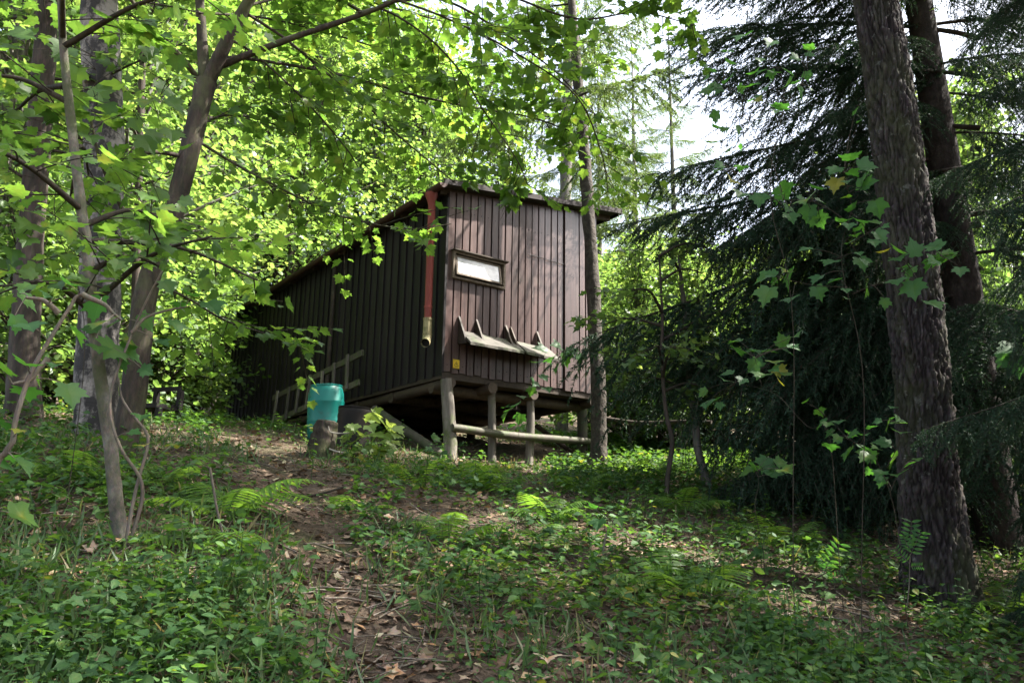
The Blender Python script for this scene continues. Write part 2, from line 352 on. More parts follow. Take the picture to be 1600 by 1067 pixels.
T_SLIM = fan([(0, 0), (.13, .25), (.15, .55), (0, 1), (-.15, .55), (-.13, .25)], (0, .45), .15, .1)
T_PINNA = fan([(0, 0), (.085, .12), (.06, .2), (.08, .3), (.05, .4), (.065, .52), (.035, .62), (.04, .75), (0, 1), (-.04, .75), (-.035, .62), (-.065, .52), (-.05, .4), (-.08, .3), (-.06, .2), (-.085, .12)], (0, .35), .1, .15)
T_QUAD = (np.array([(0, 0, 0), (.38, .45, .05), (0, 1, -.05), (-.38, .5, .05)], float), np.array([(0, 1, 2), (0, 2, 3)]))
T_BLADE = (np.array([(-.03, 0, 0), (.03, 0, 0), (.02, .55, 0), (0, 1, -.12)], float), np.array([(0, 1, 2), (0, 2, 3)]))
T_NEEDLE = (np.array([(-.12, 0, 0), (.12, 0, 0), (0, 1, 0)], float), np.array([(0, 1, 2)]))
def rdir(n, zs=1.0, r=None):
    r = r or rng; d = r.normal(size=(n, 3)); d[:, 2] *= zs; return unit(d)

# ------------------------------------------------------------------ ground
def axis_pts(lo, hi, near_lo, near_hi, step):
    a = np.arange(near_lo, near_hi, step); k = np.linspace(0, 1, 30)[1:] ** 2.2
    return np.concatenate([(near_lo + (lo - near_lo) * k)[::-1], a, near_hi + (hi - near_hi) * k])
gx = axis_pts(-300, 300, -10, 10, .11); gy = axis_pts(-120, 400, 1.5, 22, .11)
X, Y = np.meshgrid(gx, gy, indexing='ij'); Z = terr(X, Y)
ni, nj = X.shape; i, j = np.meshgrid(np.arange(ni - 1), np.arange(nj - 1), indexing='ij')
Q = np.stack([i * nj + j, (i + 1) * nj + j, (i + 1) * nj + j + 1, i * nj + j + 1], -1).reshape(-1, 4)
g = MB().quads(np.stack([X, Y, Z], -1).reshape(-1, 3), Q, smooth=True).build('ground', 'soil'); tag(g, 'brown forest floor rising towards the hut', kind='structure')

# ------------------------------------------------------------------ the hut
P0 = at(692, 580, 11.5)
HROT = R(36.5); EX = np.array([math.cos(HROT), math.sin(HROT), 0]); EY = np.array([-math.sin(HROT), math.cos(HROT), 0])
def H(x, y, z): return P0 + EX * x + EY * y + np.array([0, 0, z])
def toH(p): d = np.asarray(p) - P0; return np.array([d @ EX, d @ EY, d[2]])
def on_plane(u, v, xl=None, yl=None):
    d = ray(u, v); nrm, off = (EX, xl) if xl is not None else (EY, yl)
    t = (off - (EYE - P0) @ nrm) / (d @ nrm); return EYE + d * t
W, L, HL, SL = 3.08, 10.0, 2.84, .125
def roofz(x): return HL + SL * x
hut = empty('hut', P0, HROT)
tag(hut, 'long dark brown wooden hut with vertical boards standing on log posts', 'hut')
# wall cores
core = MB()
core.hexa([(.04, .04, .03), (W - .04, .04, .03), (W - .04, .1, .03), (.04, .1, .03), (.04, .04, roofz(0) - .02), (W - .04, .04, roofz(W) - .02), (W - .04, .1, roofz(W) - .02), (.04, .1, roofz(0) - .02)])
core.box((.04, .101, .03), (.1, L - .101, roofz(0) - .02)); core.box((W - .1, .101, .03), (W - .04, L - .101, roofz(W) - .03))
core.hexa([(.04, L - .1, .03), (W - .04, L - .1, .03), (W - .04, L - .04, .03), (.04, L - .04, .03), (.04, L - .1, roofz(0) - .02), (W - .04, L - .1, roofz(W) - .02), (W - .04, L - .04, roofz(W) - .02), (.04, L - .04, roofz(0) - .02)])
core.build('wall_core', 'backing', hut)
WX0, WX1, WZ0, WZ1 = .12, 1.03, 1.47, 1.83
bw = .135; k = 0; x = .012
while x < W - .02:
    x1 = min(x + bw - .026, W - .004)
    if abs(x - 2.27) < .07:                      # one wider board, set proud, near the right corner
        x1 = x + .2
        MB().hexa([(x, -.035, -.03), (x1, -.035, -.03), (x1, .04, -.03), (x, .04, -.03), (x, -.035, roofz(x) - .03), (x1, -.035, roofz(x1) - .03), (x1, .04, roofz(x1) - .03), (x, .04, roofz(x) - .03)]).build('wide_board', 'paint', hut)
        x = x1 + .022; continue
    d = -.002 + rng.uniform(-.004, .004); zb = rng.uniform(-.015, .012)
    spans = [(zb, None)]
    if x1 > WX0 + .01 and x < WX1 - .01: spans = [(zb, WZ0), (WZ1, None)]
    for a, b in spans:
        t0 = roofz(x) - .03 if b is None else b; t1 = roofz(x1) - .03 if b is None else b
        j0 = rng.uniform(-.004, .004)
        MB().hexa([(x + j0, d, a), (x1 + j0, d, a), (x1, .04, a), (x, .04, a), (x, d, t0), (x1, d, t1), (x1, .04, t1), (x, .04, t0)]).build('board', 'paint', hut)
    x += bw
# side wall boards (left in view, right and back mirrored)
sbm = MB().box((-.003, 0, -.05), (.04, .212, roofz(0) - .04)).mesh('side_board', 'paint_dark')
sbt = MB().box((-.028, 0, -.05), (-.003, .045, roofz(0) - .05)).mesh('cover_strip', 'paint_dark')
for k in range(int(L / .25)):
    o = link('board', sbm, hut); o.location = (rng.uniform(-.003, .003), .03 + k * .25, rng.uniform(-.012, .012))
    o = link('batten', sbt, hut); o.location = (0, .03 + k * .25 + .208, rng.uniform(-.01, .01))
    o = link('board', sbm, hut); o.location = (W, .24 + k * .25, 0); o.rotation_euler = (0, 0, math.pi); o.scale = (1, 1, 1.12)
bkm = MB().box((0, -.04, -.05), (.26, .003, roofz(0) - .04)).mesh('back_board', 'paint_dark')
for k in range(11):
    o = link('board', bkm, hut); o.location = (.05 + k * .27, L, 0); o.scale = (1, 1, (roofz(.1 + k * .27) - .02) / roofz(0))
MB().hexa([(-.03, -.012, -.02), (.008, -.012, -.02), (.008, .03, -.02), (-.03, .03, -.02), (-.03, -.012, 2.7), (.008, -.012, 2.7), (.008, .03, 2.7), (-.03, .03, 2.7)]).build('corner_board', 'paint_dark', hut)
MB().tube([H(-.09, 4.0, -.1) - P0 for _ in (0,)] + [H(-.09, 4.0, 2.6) - P0], .045, 8)
vp = MB(); vp.tube([(-.085, 3.9, -.35), (-.08, 3.92, 1.0), (-.085, 3.9, 2.62)], .045, 8, wob=.1); vp.build('vent_pipe', 'bark_dark', hut)
# roof
def rslab(mb, x0, x1, y0, y1, dz, th, **k):
    mb.hexa([(x0, y0, roofz(x0) + dz), (x1, y0, roofz(x1) + dz), (x1, y1, roofz(x1) + dz), (x0, y1, roofz(x0) + dz),
             (x0, y0, roofz(x0) + dz + th), (x1, y0, roofz(x1) + dz + th), (x1, y1, roofz(x1) + dz + th), (x0, y1, roofz(x0) + dz + th)], **k)
rf = MB(); rslab(rf, -.13, W + .4, -.16, L + .25, .03, .055); roof = rf.build('roof', 'roofing', hut)
fb = MB(); rslab(fb, -.2, W + .4, -.19, -.162, .0, .088); fb.build('fascia', 'roofing', roof)
fb = MB(); rslab(fb, W + .402, W + .43, -.19, L + .25, -.02, .125); fb.build('fascia', 'paint_dark', roof)
fb = MB(); rslab(fb, -.152, -.132, -.16, L + .25, -.01, .1); fb.build('fascia', 'paint_dark', roof)
for k in range(9):
    m = MB(); rslab(m, -.125, W + .36, .05 + k * 1.2, .12 + k * 1.2, -.07, .098); m.build('rafter', 'timber_dark', roof)
# gutter: half round channel along the left eave, then funnel and downpipe
a = np.linspace(math.pi, 2 * math.pi, 9); gcx, gcz, gr = -.225, roofz(-.2) + .0, .068
prof = np.concatenate([np.stack([gcx + gr * np.cos(a), gcz + gr * np.sin(a)], 1), np.stack([gcx + (gr - .006) * np.cos(a), gcz + (gr - .006) * np.sin(a)], 1)[::-1]])
gm = MB(); npf = len(prof); ys = (-.2, L + .25)
V = np.array([(p[0], y, p[1]) for y in ys for p in prof]); Q = [(q, (q + 1) % npf, npf + (q + 1) % npf, npf + q) for q in range(npf)]
gm.quads(V, Q, smooth=False)
capv = np.array([(gcx, -.2, gcz)] + [(p[0], -.2, p[1]) for p in prof[:9]]); gm.add(capv, [(0, q + 1, q + 2) for q in range(8)])
gm.build('gutter', 'gutter_paint', hut)
pt, pb = on_plane(670, 310, xl=-.2), on_plane(675, 500, xl=-.2)
pt, pb = toH(pt), toH(pb); py = (pt[1] + pb[1]) / 2
dp = MB(); dp.tube([(-.225, py, roofz(0) - .075), (-.223, py, roofz(0) - .12), (-.215, py, roofz(0) - .2), (-.21, py, roofz(0) - .27), (-.2, py, pb[2])], [.095, .093, .07, .058, .056], 14)
dpo = dp.build('downpipe', 'red_pipe', hut)
for z in (.95, 1.9):
    MB().tube([(-.203, py, z), (-.203, py, z + .03)], .063, 14).build('pipe_clip', 'red_pipe', dpo)
el = MB(); el.tube([(-.2, py, pb[2] + .03), (-.2, py, pb[2] - .2), (-.21, py - .01, pb[2] - .27), (-.25, py - .06, pb[2] - .33), (-.3, py - .12, pb[2] - .36)], .066, 14, cap=False)
el.tube([(-.2, py, pb[2] + .02), (-.2, py, pb[2] + .05)], .072, 14); el.tube([(-.2, py, pb[2] - .2), (-.2, py, pb[2] - .18)], .071, 14)
el.tube([(-.255, py - .065, pb[2] - .333), (-.25, py - .06, pb[2] - .33)], .06, 14, mat=1)  # black disc paints the dark inside of the pipe mouth
el.build('pipe_elbow', ['old_pipe', 'black'], dpo)
# window: outer frame, sash tilted outward at its foot, milky pane
win = MB(); fy0, fy1 = -.05, .05
win.box((WX0 - .03, fy0, WZ1), (WX1 + .03, fy1, WZ1 + .035)); win.box((WX0 - .03, fy0, WZ0 - .035), (WX1 + .03, fy1, WZ0))
win.box((WX0 - .03, fy0, WZ0), (WX0 + .005, fy1, WZ1)); win.box((WX1 - .005, fy0, WZ0), (WX1 + .03, fy1, WZ1))
wo = win.build('window', 'white_frame', hut)
MB().box((WX0 - .05, -.1, WZ1 + .037), (WX1 + .06, .03, WZ1 + .055)).build('drip_board', 'timber_dark', wo)
def sash(z, off): return -.005 - .07 * (WZ1 - z) / (WZ1 - WZ0) + off
sm = MB(); a0, a1, b0, b1 = WX0 + .015, WX1 - .06, WZ0 + .02, WZ1 - .02
def sbar(x0, x1, z0, z1):
    sm.hexa([(x0, sash(z0, -.02), z0), (x1, sash(z0, -.02), z0), (x1, sash(z0, .012), z0), (x0, sash(z0, .012), z0), (x0, sash(z1, -.02), z1), (x1, sash(z1, -.02), z1), (x1, sash(z1, .012), z1), (x0, sash(z1, .012), z1)])
sbar(a0, a0 + .03, b0, b1); sbar(a1 - .03, a1, b0, b1); sbar(a0 + .03, a1 - .03, b0, b0 + .028); sbar(a0 + .03, a1 - .03, b1 - .025, b1); sm.build('sash', 'white_frame', wo)
pm = MB(); z0, z1 = b0 + .028, b1 - .025
pm.hexa([(a0 + .03, sash(z0, -.006), z0), (a1 - .03, sash(z0, -.006), z0), (a1 - .03, sash(z0, .0), z0), (a0 + .03, sash(z0, 0), z0), (a0 + .03, sash(z1, -.006), z1), (a1 - .03, sash(z1, -.006), z1), (a1 - .03, sash(z1, 0), z1), (a0 + .03, sash(z1, 0), z1)]); pm.build('pane', 'pane', wo)
MB().tube(smooth_path([toH(on_plane(u, v, yl=-.02)) for u, v in ((826, 398), (850, 404), (872, 411), (897, 417))]), .005, 5).build('cable', 'black', hut)
nh = MB().tube([(0, -.004, 0), (0, .004, 0)], .0065, 6).mesh('nail', 'black')
for xx in np.arange(.065, 2.2, .135):
    for zz in (.12, 2.55): o = link('nail', nh, hut); o.location = (xx, -.007, zz + rng.uniform(-.02, .02))
# mossy shelf roof with pointed brackets
sh = MB(); sh.box((.27, -.035, .45), (1.98, -.005, .49)); shelf = sh.build('shelf', 'timber_dark', hut)
for bx in (.23, .55, 1.1, 1.2, 1.72):
    th = .03
    MB().hexa([(bx, -.22, .42), (bx + th, -.22, .42), (bx + th, -.012, .44), (bx, -.012, .44), (bx, -.2, .52), (bx + th, -.2, .52), (bx + th, -.012, .87 + rng.uniform(-.03, .02)), (bx, -.012, .87)]).build('bracket', 'timber_dark', shelf)
def plank(x0, x1, sag):
    m = MB(); n = 12; xs = np.linspace(x0, x1, n + 1); V = []
    for q, xx in enumerate(xs):
        e = rng.uniform(-.015, .015); s2 = sag * (q / n)
        V += [(xx, -.34 + e, .38 - s2), (xx, -.06, .60 - s2), (xx, -.05, .64 - s2 + e * .4), (xx, -.34 + e, .42 - s2 + e * .3)]
    Q = []
    for q in range(n):
        b = q * 4; Q += [(b + r, b + (r + 1) % 4, b + 4 + (r + 1) % 4, b + 4 + r) for r in range(4)]
    Q += [(3, 2, 1, 0), (4 * n, 4 * n + 1, 4 * n + 2, 4 * n + 3)]; m.quads(V, Q); return m
plank(.25, 1.24, .0).build('plank', 'shelf_wood', shelf); plank(1.27, 1.95, .03).build('plank', 'shelf_wood', shelf)
# floor, joists and posts
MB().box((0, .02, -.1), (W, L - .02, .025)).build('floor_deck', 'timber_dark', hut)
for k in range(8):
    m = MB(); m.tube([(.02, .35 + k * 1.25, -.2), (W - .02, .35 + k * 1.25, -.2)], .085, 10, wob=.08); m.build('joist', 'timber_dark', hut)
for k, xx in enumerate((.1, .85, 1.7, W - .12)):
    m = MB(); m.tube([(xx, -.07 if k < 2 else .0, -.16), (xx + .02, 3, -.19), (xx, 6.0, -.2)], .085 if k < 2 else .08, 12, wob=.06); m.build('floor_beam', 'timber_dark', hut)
def post(u0, v0, u1, v1, yl, r0, r1, mat='timber'):
    top = toH(on_plane(u0, v0, yl=yl)); bot = toH(on_plane(u1, v1, yl=yl))
    g2 = H(*bot); bot[2] = terr(g2[0], g2[1]) - P0[2] - .15
    P = smooth_path([bot, bot * .5 + top * .5 + np.array([.015, 0, 0]), top], 5)
    MB().tube(P, np.linspace(r1, r0, len(P)), 14, wob=.09, seed=int(u0)).build('post', mat, hut); return top, bot
post(697, 592, 705, 715, .0, .085, .105); post(767, 595, 769, 720, .12, .058, .066)
post(829, 602, 826, 725, .2, .062, .068); post(909, 625, 909, 714, .35, .085, .09, 'timber_moss')
for (xx, yy) in ((.3, 3.2), (W - .3, 3.4), (.3, 6.2), (W - .3, 6.2), (W - .2, 8.6)):
    g2 = H(xx, yy, 0); zb = terr(g2[0], g2[1]) - P0[2] - .1
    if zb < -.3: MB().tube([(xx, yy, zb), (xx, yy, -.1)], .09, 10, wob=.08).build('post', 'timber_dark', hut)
a, b = toH(on_plane(706, 668, yl=-.1)), toH(on_plane(925, 690, yl=.2))
m = MB(); m.tube(smooth_path([a, a * .6 + b * .4 + np.array([0, 0, -.03]), b]), .06, 12, wob=.09); m.build('cross_rail', 'timber_moss', hut)
a, b = toH(on_plane(585, 640, xl=-.15)), toH(on_plane(693, 713, xl=.0))
m = MB(); m.tube(smooth_path([a, (a + b) / 2, b]), [.075] * 12 + [.06], 10, wob=.06); m.build('brace', 'timber_moss', hut)
a, b = toH(on_plane(838, 665, yl=.9)), toH(on_plane(905, 715, yl=.9))
m = MB(); m.tube(smooth_path([a, b]), .045, 8); m.build('brace', 'timber_dark', hut)

# warning sign: yellow plate, black border, black triangle with a bolt
s0 = empty('warning_sign', H(.215, -.012, .135), HROT); tag(s0, 'small yellow warning sign with black triangle low on the front boards', 'sign')
MB().box((-.055, -.006, -.07), (.055, -.001, .07)).build('plate', 'yellow', s0)
sm = MB(); y = -.0085
def flat(p): sm.add([(x, y, z) for x, z in p], [(0, q, q + 1) for q in range(1, len(p) - 1)])
for (x0, z0, x1, z1) in ((-.055, .063, .055, .068), (-.055, -.068, .055, -.063)): flat([(x0, z0), (x1, z0), (x1, z1), (x0, z1)])
tri = [np.array(p) for p in ((-.042, -.034), (.042, -.034), (0, .04))]; c = sum(tri) / 3
for q in range(3):
    p, r = tri[q], tri[(q + 1) % 3]; flat([p, r, c + (r - c) * .76, c + (p - c) * .76])
flat([(.004, .02), (-.012, -.006), (-.001, -.003)]); flat([(-.003, .003), (.011, .001), (-.003, -.024)]); flat([(-.012, -.006), (.011, .001), (.004, .006)])
flat([(-.03, -.05), (.03, -.05), (.03, -.045), (-.03, -.045)]); sm.build('pictogram', 'black', s0)

# ------------------------------------------------------------------ things by the side wall
def lathe(prof, n=28):
    a = np.linspace(0, 2 * math.pi, n, endpoint=False); V = np.array([(r * math.cos(t), r * math.sin(t), z) for r, z in prof for t in a])
    i, j = np.meshgrid(np.arange(len(prof) - 1), np.arange(n), indexing='ij'); j2 = (j + 1) % n
    return V, np.stack([i * n + j, i * n + j2, (i + 1) * n + j2, (i + 1) * n + j], -1).reshape(-1, 4)
bp = gp(508, 690); bs = np.hypot(bp[0], bp[1]) * 55 / FPX / .58
barrel = empty('water_barrel', bp + np.array([0, 0, -.02])); barrel.rotation_euler = (R(2), R(-2), 0)
tag(barrel, 'upright teal plastic barrel beside the dark side wall', 'barrel')
r_, h_ = .29 * bs, .93 * bs
V, Q = lathe([(.0, .0), (r_ * .84, 0), (r_ * .9, .02), (r_ * .97, h_ * .1), (r_, h_ * .3), (r_ * 1.0, h_ * .34), (r_ * 1.008, h_ * .35), (r_ * 1.008, h_ * .37), (r_, h_ * .38), (r_, h_ * .68), (r_ * 1.01, h_ * .69), (r_ * 1.01, h_ * .71), (r_ * .995, h_ * .72), (r_ * .96, h_ * .86), (r_ * .86, h_ * .955), (r_ * .83, h_ * .97)])
MB().quads(V, Q, smooth=True).build('body', 'teal', barrel)
V, Q = lathe([(r_ * .83, h_ * .965), (r_ * .865, h_ * .968), (r_ * .865, h_ * .995), (r_ * .8, h_), (r_ * .79, h_ * .975), (0, h_ * .97)]); MB().quads(V, Q, smooth=False).build('rim', 'teal', barrel)
dpos = gp(549, 703); db = empty('dark_barrel', dpos + np.array([0, 0, -.03])); db.rotation_euler = (0, R(3), 0)
tag(db, 'dark ribbed plastic drum standing in shade beside the teal barrel', 'barrel')
pr = []
for q in range(13):
    z = .62 * q / 12 * bs; pr += [(.255 * bs * (1.0 if q % 2 else 1.035), z)]
V, Q = lathe([(0, 0)] + pr + [(.24 * bs, .635 * bs)]); MB().quads(V, Q, smooth=True).build('body', 'dark_plastic', db)
V, Q = lathe([(.24 * bs, .632 * bs), (.262 * bs, .634 * bs), (.262 * bs, .66 * bs), (.235 * bs, .665 * bs), (0, .655 * bs)]); MB().quads(V, Q).build('lid', 'dark_plastic', db)
st = gp(503, 711); st_o = empty('tree_stump', st); tag(st_o, 'short brown log stump standing before the teal barrel', 'stump')
hh = 50 / FPX * np.hypot(st[0], st[1]); P = smooth_path([(-.03, 0, -.1), (-.005, 0, hh * .35), (.02, .0, hh * .7), (.03, 0, hh)], 5)
MB().tube(P, np.linspace(.17, .125, len(P)), 16, wob=.16).build('trunk', 'bark_maple', st_o)
MB().tube([(.03, 0, hh), (.031, 0, hh + .012)], .108, 16).build('cut_face', 'timber', st_o)
for pts in (((513, 662), (514, 672), (520, 676), (534, 677), (552, 676)), ((495, 683), (500, 692), (512, 700), (530, 706), (550, 708))):
    rr = np.hypot(st[0], st[1]) - .12
    MB().tube(smooth_path([at(u, v, rr) - st for u, v in pts], 6), .009, 6).build('wire', 'wire', st_o)
# wooden stair rail leaning along the wall
rail = empty('stair_railing', on_plane(470, 655, xl=-.55)); rl = np.array(rail.location); tag(rail, 'mossy wooden stair railing with pickets in front of the side wall', 'railing')
XR = -.55
def rp(u, v, dx=0.): return on_plane(u, v, xl=XR + dx) - rl
def bar(p, q, w, t, mat, name):
    p, q = np.asarray(p), np.asarray(q); d = unit(q - p); s = unit(np.cross(d, EX)) * w / 2; n_ = EX * t / 2
    MB().hexa([p - s - n_, p + s - n_, p + s + n_, p - s + n_, q - s - n_, q + s - n_, q + s + n_, q - s + n_]).build(name, mat, rail)
bar(rp(427, 622), rp(567, 551), .1, .035, 'timber_moss', 'rail'); bar(rp(420, 663), rp(561, 597), .1, .035, 'timber_moss', 'rail')
for (ua, va, ub, vb) in ((434, 610, 427, 660), (452, 604, 446, 655), (468, 597, 461, 645), (485, 585, 478, 637), (504, 580, 500, 630), (522, 567, 520, 612), (543, 554, 541, 608)):
    bar(rp(ub, vb, -.04), rp(ua, va, -.04), .07, .03, 'timber', 'picket')
# dark bench between the trees
be = gu(250, 12.6); bench = empty('garden_bench', be, R(-20)); tag(bench, 'dark wooden bench with backrest in the shade left of the hut', 'bench')
zt = at(250, 604, 12.6)[2] - be[2]; sc = 46 / FPX * 12.6
MB().box((-sc * .55, -.02, zt - .06), (sc * .55, .02, zt + .0)).build('backrest', 'backing', bench)
MB().box((-sc * .55, -.42, zt - .36), (sc * .55, .0, zt - .3)).build('seat', 'backing', bench)
for sx in (-.48, .46):
    MB().box((sx * sc, -.02, -.1), (sx * sc + .07, .05, zt - .06)).build('leg', 'backing', bench)
    MB().box((sx * sc, -.4, -.1), (sx * sc + .07, -.33, zt - .36)).build('leg', 'backing', bench)

# ------------------------------------------------------------------ trees: near maple
def rpx(w, r): return w / 2 / FPX * r * .93
def traced(pts, r0, r1, n=6):
    m = len(pts); return smooth_path([at(u, v, r0 + (r1 - r0) * q / (m - 1)) for q, (u, v) in enumerate(pts)], n)
def twig_leaves(mbw, mbl, P, start=.15, step=.22, tl=(.35, .9), leaf=.12, ls=5, r=None, wood=0, leafmat=0, tmpl=None, flat=.35, collect=None, thin=1.0, rad=.006):
    """side twigs with opposite leaves along a branch polyline P (world coordinates)"""
    r = r or rng; seg = np.linalg.norm(np.diff(P, axis=0), axis=1); cum = np.concatenate([[0], np.cumsum(seg)]); Ltot = cum[-1]
    LP, LF = [], []
    s = Ltot * start
    while s < Ltot:
        if r.random() < thin:
            k = min(np.searchsorted(cum, s) - 1, len(P) - 2); k = max(k, 0); p = P[k] + (P[k + 1] - P[k]) * ((s - cum[k]) / max(seg[k], 1e-6))
            t = unit(P[k + 1] - P[k]); sd_ = unit(np.cross(t, [0, 0, 1])) * (1 if r.random() < .5 else -1)
            d = unit(t * .55 + sd_ * r.uniform(.5, 1.1) + np.array([0, 0, r.uniform(-.35, .3)]) + r.normal(size=3) * .15)
            ln = r.uniform(*tl) * (1 - .4 * s / Ltot); n = 5
            Q = np.array([p + d * ln * q / n + np.array([0, 0, -.12 * ln * (q / n) ** 2]) for q in range(n + 1)])
            mbw.tube(Q, np.linspace(rad, rad * .4, n + 1), 4, cap=False, mat=wood)
            for q in np.linspace(.2, 1, ls):
                b = p + d * ln * q + np.array([0, 0, -.12 * ln * q * q])
                for sg in ((-1, 1) if q < 1 else (0,)):
                    f = unit(d * .6 + sg * unit(np.cross(d, [0, 0, 1])) * .8 + r.normal(size=3) * .25 + np.array([0, 0, -.25]))
                    LP.append(b + f * .05); LF.append(f)
        s += step * r.uniform(.6, 1.4)
    if not LP: return
    LP, LF = np.array(LP), np.array(LF); n = len(LP)
    N = unit(np.array([0, 0, 1.]) + r.normal(size=(n, 3)) * flat)
    sz = leaf * r.uniform(.65, 1.25, n); ti = np.clip(r.normal(.5, .22, n), 0, .97)
    if collect is not None: collect.append((LP, LF, N, sz, ti))
    else: mbl.leaves(LP, LF, N, sz, tmpl or T_MID, ti, mat=leafmat)

LEAFMESH = {}
def leafmesh(mat):
    if mat not in LEAFMESH:
        LEAFMESH[mat] = [MB().leaves(np.zeros((1, 3)), [(0, 1, 0)], [(0, 0, 1)], 1.0, t, ti).mesh('leaf', mat) for t in (T_NEAR, T_NEAR2) for ti in (.15, .3, .45)]
    return LEAFMESH[mat]
def leaf_obj(parent, p, f, n, size, mat='leaf_obj', r=None):
    me = leafmesh(mat); o = link('leaf', me[(r or rng).integers(len(me))], parent)
    f = unit(f); s = unit(np.cross(f, n)); u = np.cross(s, f)
    o.matrix_local = Matrix(((s[0] * size, f[0] * size, u[0] * size, p[0]), (s[1] * size, f[1] * size, u[1] * size, p[1]), (s[2] * size, f[2] * size, u[2] * size, p[2]), (0, 0, 0, 1)))
    return o

mr_ = np.random.default_rng(11)
mb0 = gu(190, 8.1); mb0 = np.array([*at(190, 722, 8.1)[:2], 0]); mb0[2] = terr(mb0[0], mb0[1])
maple = empty('maple_tree', mb0); tag(maple, 'leaning maple with forked brown trunk and spreading bright green canopy, left of the hut', 'tree')
W_, LV = MB(), []
tp = traced([(186, 745), (194, 690), (205, 640), (215, 560), (226, 470), (245, 400), (272, 330), (293, 250), (312, 170), (322, 128)], 8.1, 8.1)
W_.tube(tp, np.interp(np.linspace(0, 1, len(tp)), [0, .06, .5, .9, 1], [rpx(60, 8.1), rpx(42, 8.1), rpx(33, 8.1), rpx(32, 8.1), rpx(36, 8.1)]), 16, wob=.06)
limbs = [  # points, r0, r1, px width start/end
    ([(320, 140), (316, 70), (312, 0), (306, -120), (310, -330), (330, -600)], 8.1, 8.0, 22, 8),
    ([(322, 135), (350, 75), (385, 8), (425, -60), (480, -200), (560, -420)], 8.1, 7.2, 27, 8),
    ([(333, 108), (390, 85), (470, 55), (560, 25), (620, 0), (700, -45), (800, -120)], 8.1, 6.8, 13, 5),
    ([(306, 120), (285, 92), (240, 45), (205, 0), (150, -80)], 8.1, 7.4, 10, 5),
    ([(292, 246), (250, 238), (215, 240)], 8.1, 7.8, 9, 6),
    ([(340, 90), (400, 94), (525, 116), (650, 150), (760, 172), (831, 184), (890, 205)], 8.1, 9.2, 7, 2.5),
    ([(375, 15), (447, 62), (503, 109), (556, 150), (619, 209), (675, 256), (712, 287)], 7.9, 8.8, 6, 2),
    ([(600, 5), (690, 0), (775, 44), (831, 84), (875, 119), (930, 180)], 7.6, 9.0, 6, 2),
    ([(560, 20), (600, 16), (669, 59), (722, 116), (753, 169), (806, 247), (825, 290)], 7.4, 8.6, 5, 2),
    ([(355, 60), (400, 87), (478, 159), (540, 231), (560, 262)], 8.0, 8.8, 5, 2),
    ([(300, 215), (363, 254), (430, 290), (504, 327), (560, 345), (640, 358), (705, 350)], 8.1, 9.4, 5.5, 2),
    ([(229, 400), (189, 323), (157, 252), (140, 180)], 8.0, 7.4, 8, 4),
    ([(240, 440), (300, 470), (350, 500), (410, 520), (480, 545)], 8.0, 9.0, 5, 2),
    ([(650, -20), (780, -10), (900, 30), (1000, 20), (1085, 40)], 6.9, 8.6, 6, 2),
    ([(620, 0), (700, 30), (800, 80), (900, 150), (940, 240), (950, 300)], 7.2, 9.5, 5, 2),
    ([(310, 20), (420, 30), (540, 60), (640, 90), (740, 110)], 8.0, 10.0, 5, 2),
    ([(300, 200), (360, 180), (440, 200), (520, 250)], 8.1, 9.6, 5, 2),
    ([(380, 10), (500, -10), (640, 20), (760, 60), (850, 130)], 7.9, 10.4, 6, 2),
]
for pts, r0, r1, w0, w1 in limbs:
    P = traced(pts, r0, r1); W_.tube(P, np.linspace(rpx(w0, r0), rpx(w1, r1), len(P)), 8 if w0 > 9 else 5, wob=.08)
    st_ = .35 if w0 > 15 else .12
    if w0 < 9.5 or w0 > 15: twig_leaves(W_, None, P, start=st_, step=.13 if w0 < 9 else .2, tl=(.45, 1.35), leaf=.125, ls=5, r=mr_, collect=LV, flat=.45)
# further limbs of the crown, high above and to the sides
for q in range(16):
    a = mr_.uniform(-.6, 3.6); base = at(312 + 6 * q, -80 - 25 * q, 8.0); ln = mr_.uniform(2.2, 4.2)
    d = np.array([math.cos(a), math.sin(a) * .8, mr_.uniform(.0, .5)])
    P = smooth_path([base, base + d * ln * .5 + np.array([0, 0, .15]), base + d * ln + np.array([0, 0, -.1])], 8)
    W_.tube(P, np.linspace(.045, .012, len(P)), 5, wob=.08); twig_leaves(W_, None, P, start=.2, step=.16, tl=(.45, 1.3), leaf=.13, r=mr_, collect=LV, flat=.45)
for V_ in W_.V: V_ -= mb0
W_.build('trunk', 'bark_maple', maple)
LP, LF, N, SZ, TI = [np.concatenate([c[q] for c in LV]) for q in range(5)]
MI = np.linalg.inv(MR)
def project(P):
    c = (P - EYE) @ MI.T; return 800 + FPX * c[:, 0] / -c[:, 2], 533.5 - FPX * c[:, 1] / -c[:, 2], -c[:, 2]
uu, vv, dd = project(LP); inv = (uu > 0) & (uu < 1600) & (vv > 0) & (vv < 1067) & (dd > 0)
keep = ~(inv & (uu > 690) & (vv > 330))          # the crown ends at the eaves
keep &= ~(inv & (uu > 600) & (vv > 390))
LP, LF, N, SZ, TI, uu, vv, dd, inv = [a[keep] for a in (LP, LF, N, SZ, TI, uu, vv, dd, inv)]
order = np.argsort(-(SZ / dd) * inv)[:290]; rest = np.ones(len(LP), bool); rest[order] = False
for q in order: leaf_obj(maple, LP[q] - mb0, LF[q], N[q], SZ[q], r=mr_)
tag(MB().leaves(LP[rest] - mb0, LF[rest], N[rest], SZ[rest], T_NEAR, TI[rest]).build('crown', 'leaf', maple), kind='stuff')
NLEAF = len(LP)

